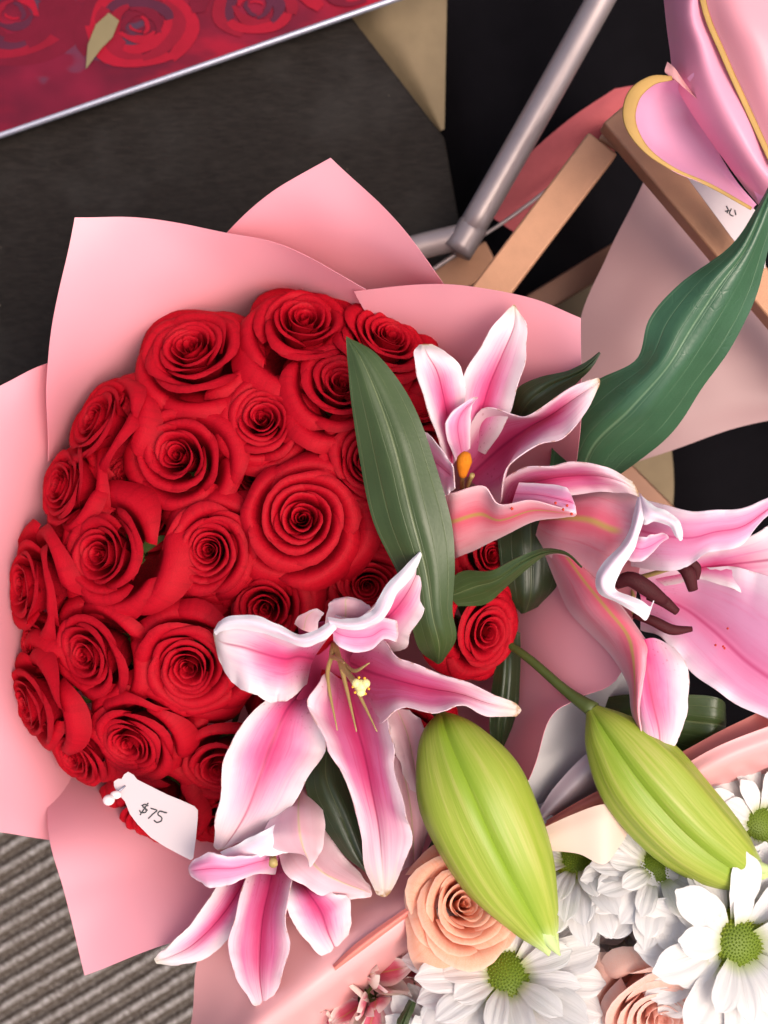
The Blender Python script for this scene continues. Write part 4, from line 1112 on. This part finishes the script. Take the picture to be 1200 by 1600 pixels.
# grey white tissue sheets between the two wraps
w3 = thing('tissue_sheets', 'grey and white tissue sheets standing between the red bouquet wrap and coral paper', 'tissue paper', P(860, 1200, -200))
sheet([[(835, 1118, -26), (920, 1085, -24), (975, 1035, -26), (1010, 1010, -30)],
       [(822, 1190, -26), (900, 1150, -30), (965, 1120, -30), (1010, 1090, -34)],
       [(812, 1290, -30), (880, 1240, -36), (960, 1190, -36), (1020, 1150, -40)],
       [(800, 1340, -80), (880, 1290, -90), (960, 1240, -90), (1020, 1200, -90)]], 21, M['grey'], parent=w3, wob=1)
sheet([[(838, 1275, -14), (865, 1232, -16), (915, 1180, -16), (960, 1150, -20)],
       [(845, 1282, -12), (885, 1245, -12), (935, 1200, -12), (985, 1170, -18)],
       [(850, 1296, -30), (900, 1262, -30), (945, 1232, -30), (990, 1205, -34)]], 22, M['tissuepink'] if 'tissuepink' in M else M.setdefault('tissuepink', paper_mat('pinkish_white_tissue', (.66, .54, .60), .35, trans=.2)), parent=w3, wob=1)

# mauve sheet behind the copper stand
mv = sheet([[(1002, 288, -120), (1080, 330, -120), (1180, 420, -120), (1290, 520, -120)],
       [(950, 400, -118), (1060, 430, -112), (1170, 500, -112), (1280, 580, -118)],
       [(900, 540, -116), (1030, 560, -108), (1160, 600, -110), (1280, 620, -116)],
       [(940, 745, -124), (1040, 705, -116), (1140, 672, -116), (1280, 640, -120)]], 23, M['mauve'], parent=None, wob=3)
mv.name = 'paper_sheet'; mv.parent = None; mv.matrix_parent_inverse = Matrix.Identity(4)
tag(mv, 'dusty mauve paper sheet hanging behind the copper stand and glossy leaf', 'paper')

# --- chrysanthemums
def daisy_petal(seed, L_=1.0):
    rs = random.Random(seed); b = rs.uniform(-.05, .05); cup = rs.uniform(.03, .10); dr = rs.uniform(.0, .22); lw = rs.uniform(.85, 1.1); tw = rs.uniform(-.3, .3)
    def f(u, v):
        s = 2*u-1
        v = 1-(1-v)**1.5
        w_ = .168*lw*min(1, .25+v*1.5)**.8*(1 if v < .72 else max(.06, 1-((v-.72)/.28)**2.2)**.55)
        y = s*w_+b*v*v
        x = .22+.78*v*L_-.03*v*s*s
        z = .16*math.sin(v*1.9)-dr*v*v+cup*w_*s*s*2.2+.007*math.cos(s*9.5)*math.sin(v*2.9)+tw*y*v*.5
        return Vector((x, y, z))
    me = grid_mesh('petal', f, 12, 16); me.materials.append(M['white']); return me
DP = [daisy_petal(k) for k in range(10)]
def disc_mesh():
    bm = bmesh.new(); uvs = {}
    n = 330
    base = bmesh.ops.create_uvsphere(bm, u_segments=28, v_segments=14, radius=1)
    bmesh.ops.scale(bm, vec=(.305, .305, .19), verts=bm.verts)
    for v in bm.verts: uvs[v] = math.hypot(v.co.x, v.co.y)/.30
    for k in range(n):
        r = .312*math.sqrt((k+.5)/n); a = k*2.39996
        z = .19*math.sqrt(max(0, 1-(r/.325)**2)); sz = .0095+.004*(r/.295)
        c = Vector((r*math.cos(a), r*math.sin(a), z)); nrm = Vector((c.x*.5, c.y*.5, .17)).normalized()
        top = bm.verts.new(c+nrm*.024); uvs[top] = r/.295
        ring = []
        s = nrm.cross(Vector((0, 1, .01))).normalized(); t_ = nrm.cross(s)
        for q in range(5):
            vv = bm.verts.new(c+(s*math.cos(q*1.2566)+t_*math.sin(q*1.2566))*sz); uvs[vv] = r/.295; ring.append(vv)
        for q in range(5): bm.faces.new((ring[q], ring[(q+1) % 5], top))
    me = bpy.data.meshes.new('disc')
    lay = bm.loops.layers.uv.new('UVMap')
    for f in bm.faces:
        for l in f.loops: l[lay].uv = (.5, uvs[l.vert])
        f.smooth = True
    bm.to_mesh(me); bm.free(); me.materials.append(M['discg']); return me
DISC = disc_mesh()
def daisy(px, py, z, rad, tilt, az, label, seed, n=(17, 16, 11)):
    s = rad/3000.0*(CAMH-z/1000)/CAMH; rs = random.Random(seed)
    ax = Vector((math.sin(R(tilt))*math.cos(R(az)), math.sin(R(tilt))*math.sin(R(az)), math.cos(R(tilt))))
    o = thing('chrysanthemum', label, 'chrysanthemum', group='white chrysanthemums in the lower right bouquet'); LOCAL.add(o.name)
    o.matrix_world = Matrix.Translation(P(px, py, z)-ax*.15*s) @ Vector((0, 0, 1)).rotation_difference(ax).to_matrix().to_4x4() @ Matrix.Rotation(rs.uniform(0, 6), 4, 'Z') @ Matrix.Diagonal((s, s, s, 1))
    d = bpy.data.objects.new('flower_disc', DISC); COL.objects.link(d); d.parent = o
    for ly, k in enumerate(n):
        for i in range(k):
            c = bpy.data.objects.new('petal', rs.choice(DP)); COL.objects.link(c); c.parent = o
            c.rotation_euler = (.16+rs.uniform(-.04, .04), -.02-.15*ly-rs.uniform(-.12, .14), 6.2832*(i+.5*ly+rs.uniform(-.22, .22))/k)
            sc = (1.0, .96, .72)[ly]*rs.uniform(.92, 1.06); c.scale = (sc, sc*1.08, sc)
            c.location = (0, 0, (-.08, -.01, .05)[ly]+.028*(i % 2))
    c = bpy.data.objects.new('stem', CAL); COL.objects.link(c); c.parent = o; c.scale = (.6, .6, 1.5); c.location.z = -.25
    return o
daisy(793, 1520, 4, 160, 36, 84, 'white chrysanthemum with green disc just under the tip of the left bud', 1)
daisy(1158, 1478, 12, 172, 10, 20, 'white chrysanthemum with the largest yellowing green disc at lower right', 2)
daisy(1030, 1352, 2, 128, 30, 75, 'white chrysanthemum half turned upward between the bud and the right one', 3)
daisy(903, 1340, -8, 128, 46, 95, 'white chrysanthemum with its disc barely showing under cream tissue', 4)
daisy(1192, 1288, -14, 132, 16, 40, 'white chrysanthemum at the right edge beside the tip of the right bud', 5)
daisy(890, 1660, -16, 140, 20, 260, 'white chrysanthemum cut by the bottom edge beside the peach rose', 6)
daisy(1180, 1670, -20, 140, 20, 300, 'white chrysanthemum cut by the lower right corner', 7)
daisy(960, 1440, -34, 130, 5, 60, 'low white chrysanthemum filling the gap between the three others', 8)
daisy(690, 1640, -20, 120, 15, 240, 'white chrysanthemum cut by the bottom edge beside striped buds', 9)

daisy(1085, 1440, -30, 130, 8, 60, 'low white chrysanthemum between the large one and its upper neighbour', 10)
daisy(868, 1440, -30, 126, 12, 150, 'low white chrysanthemum right beside the left bud', 11)
daisy(1000, 1480, -36, 130, 6, 250, 'low white chrysanthemum just above the pale peach rose', 12)
daisy(1225, 1400, -30, 126, 10, 20, 'low white chrysanthemum cut by the right edge below the bud tip', 13)
# --- peach roses
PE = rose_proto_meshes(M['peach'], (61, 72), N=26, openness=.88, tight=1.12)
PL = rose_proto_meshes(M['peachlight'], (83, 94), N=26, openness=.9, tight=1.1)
place_rose(PE[1], 726, 1412, 12, 100, 24, 60, 40, 'peach rose tucked between coral paper edge and left bud', name='peach_rose', group='peach roses in the lower right bouquet')
place_rose(PL[0], 1035, 1588, 12, 104, 16, 270, 10, 'pale peach rose at the bottom edge between two chrysanthemums', name='peach_rose', group='peach roses in the lower right bouquet')
place_rose(PL[1], 860, 1480, -52, 90, 10, 270, 10, 'deep lying pale peach rose under the white chrysanthemums', name='peach_rose', group='peach roses in the lower right bouquet')

# --- peruvian lily blooms at the bottom left of that bouquet
M['alp'] = tepal_mat('striped_pink_bud_petal', (.82, .66, .62), (.62, .13, .20), (.50, .05, .09), (.35, .28, .04), e0=.5, e1=1.0, v0=.65, v1=1.0, tipv=1.2, spots=0, trans=.15)
M['alw'] = tepal_mat('cream_petal_with_pink', (.82, .72, .64), (.76, .42, .40), (.66, .2, .24), (.5, .42, .1), e0=.2, e1=.8, v0=.3, v1=.8, tipv=1.1, spots=0, trans=.2)
def alst(px, py, z, rad, az, tilt, label, seed, n=6, half=.75):
    rs = random.Random(seed); s = rad/3000
    ax = Vector((math.sin(R(tilt))*math.cos(R(az)), math.sin(R(tilt))*math.sin(R(az)), math.cos(R(tilt))))
    o = thing('peruvian_lily', label, 'flower', group='peruvian lilies at the bottom edge'); LOCAL.add(o.name)
    o.matrix_world = Matrix.Translation(P(px, py, z)) @ Vector((0, 0, 1)).rotation_difference(ax).to_matrix().to_4x4() @ Matrix.Diagonal((s, s, s, 1))
    for k in range(n):
        op = half+rs.uniform(-.1, .15)+(.2 if k % 2 else 0)
        def f(u, v, op=op, sd=rs.random()*9):
            q = 2*u-1; w_ = .34*math.sin(math.pi*min(1, .08+.88*v)**.9)**.8
            r = .12+op*.62*math.sin(v*1.5)+.1*v**4; z_ = v*1.1*(1.1-op*.6)-.5
            return Vector((r-.22*abs(q)**2*w_*1.2, q*w_, z_+.04*math.sin(q*7+sd)*v+.12*q*q*v))
        me = grid_mesh('petal', f, 10, 14); me.materials.append(M['alp'] if k % 2 == 0 else M['alw'])
        c = bpy.data.objects.new('petal', me); COL.objects.link(c); c.parent = o; c.rotation_euler = (0, 0, 6.2832*k/n+rs.uniform(-.15, .15))
    c = bpy.data.objects.new('stem', CAL); COL.objects.link(c); c.parent = o; c.location.z = -.55; c.scale = (.7, .7, 1.2)
alst(598, 1520, -18, 66, 30, 50, 'striped pink and cream peruvian lily bud under the peach rose', 1, half=.45)
alst(548, 1566, -14, 62, 170, 46, 'striped pink peruvian lily next to the coral paper fold', 2, half=.55)
alst(600, 1592, -16, 72, 300, 30, 'open cream peruvian lily at the bottom edge', 3, half=.85)
alst(490, 1606, -18, 60, 220, 30, 'cream peruvian lily at the bottom edge nearest the pink paper', 4, half=.9)
alst(650, 1500, -34, 56, 90, 40, 'small cream peruvian lily in shade left of the chrysanthemum', 5, half=.7)
leaf('thin green stalk leaf among the peruvian lilies at the bottom', [[(640, 1560, -12), (644, 1562, -10), (650, 1565, -12)], [(620, 1595, -8), (628, 1598, -5), (636, 1602, -8)], [(608, 1640, -10), (612, 1641, -9), (618, 1642, -10)]], seed=12)

# ------------------------------------------------------------------ pink wrap and gold edged loop, upper right
w4 = thing('bouquet_wrap', 'bright pink gold edged paper wrap at the upper right corner', 'bouquet wrap', P(1190, 100, -140))
sheet([[(1030, -140, -10), (1110, -140, 12), (1120, -140, 24), (1150, -140, 20)],
       [(1040, 0, -10), (1060, 0, 12), (1080, 0, 24), (1100, 0, 20)],
       [(1046, 70, -10), (1070, 75, 10), (1095, 70, 22), (1122, 60, 18)],
       [(1056, 130, -12), (1085, 140, 8), (1115, 135, 20), (1152, 130, 16)],
       [(1105, 215, -12), (1125, 215, 8), (1150, 205, 18), (1180, 190, 14)],
       [(1165, 300, -12), (1180, 290, 4), (1190, 270, 12), (1206, 250, 10)],
       [(1205, 345, -14), (1220, 330, 0), (1230, 310, 8), (1240, 300, 8)]], 31, M['hotpaper'], parent=w4, wob=2)
sheet([[(1092, -120, 22), (1160, -120, 30), (1260, -120, 20)],
       [(1098, 0, 22), (1160, 0, 34), (1260, 0, 24)],
       [(1132, 90, 20), (1190, 80, 32), (1270, 70, 24)],
       [(1168, 170, 16), (1210, 150, 26), (1280, 140, 20)],
       [(1206, 255, 12), (1240, 240, 18), (1290, 230, 14)]], 32, M['paper'], parent=w4, wob=2)
tube('gold_edge', [(1092, -120, 24), (1098, 0, 24), (1132, 90, 22), (1168, 170, 18), (1208, 258, 14)], 1.6, M['gold'], w4, n=8, seg=20, flat=.2)
sheet([[(1042, 96, 0), (1052, 104, 4), (1062, 118, 4)], [(1038, 112, 2), (1060, 128, 6), (1085, 150, 4)],
       [(1050, 118, 0), (1085, 150, 6), (1115, 182, 4)]], 33, M['lightpink'], parent=w4, wob=.5, nu=12, nv=12)
sheet([[(1075, 120, 6), (1085, 112, 12), (1100, 110, 14)], [(1120, 185, 6), (1135, 178, 14), (1148, 170, 14)],
       [(1165, 270, 0), (1178, 255, 8), (1192, 240, 8)], [(1190, 330, -8), (1200, 315, 0), (1215, 300, 0)]], 34, M['lilac'], parent=w4, wob=1, nu=12, nv=20)
lp = thing('gold_edged_loop', 'lilac pink ribbon loop with a gold edge hanging over the copper bar', 'ribbon', P(1080, 220, -30))
sheet([[(1062, 126, -8), (1020, 122, 8), (985, 160, 10), (1000, 225, 10), (1050, 266, 8), (1110, 292, 6), (1176, 328, 0)],
       [(1066, 140, -14), (1040, 140, -12), (1015, 170, -12), (1022, 218, -12), (1062, 250, -12), (1118, 282, -8), (1178, 324, -2)],
       [(1072, 150, -20), (1068, 165, -26), (1066, 185, -28), (1080, 215, -26), (1100, 245, -22), (1135, 282, -12), (1180, 322, -4)],
       [(1078, 150, -20), (1090, 170, -24), (1100, 192, -24), (1115, 222, -22), (1130, 252, -18), (1152, 286, -10), (1182, 320, -4)]], 35, M['lilac'], parent=lp, wob=.5, name='ribbon')
tube('gold_edge', [(1050, 122, 8), (1018, 126, 10), (990, 150, 11), (984, 190, 11), (1008, 232, 10), (1052, 264, 8), (1110, 290, 6), (1174, 326, 1)],
     [1.2, 2.6, 3.6, 3.2, 1.8, 1.0, 1.0, .9], M['gold'], lp, n=10, seg=40, flat=.2)
tg = thing('small_tag', 'small white card tag with faint marks under the gold edged loop', 'tag', P(1120, 310, -40))
prism('card', [(1066, 266), (1110, 280), (1170, 318), (1196, 345), (1196, 420), (1150, 380)], -40, .5, M['tag'], tg)
for s_ in ([(1135, 322), (1138, 328), (1136, 333)], [(1143, 326), (1140, 334), (1146, 338)], [(1148, 328), (1150, 336)], [(1133, 330), (1140, 329)]):
    tube('marks', [(x, y, -39.8) for x, y in s_], .35, M['ink'], tg, n=5, seg=6)
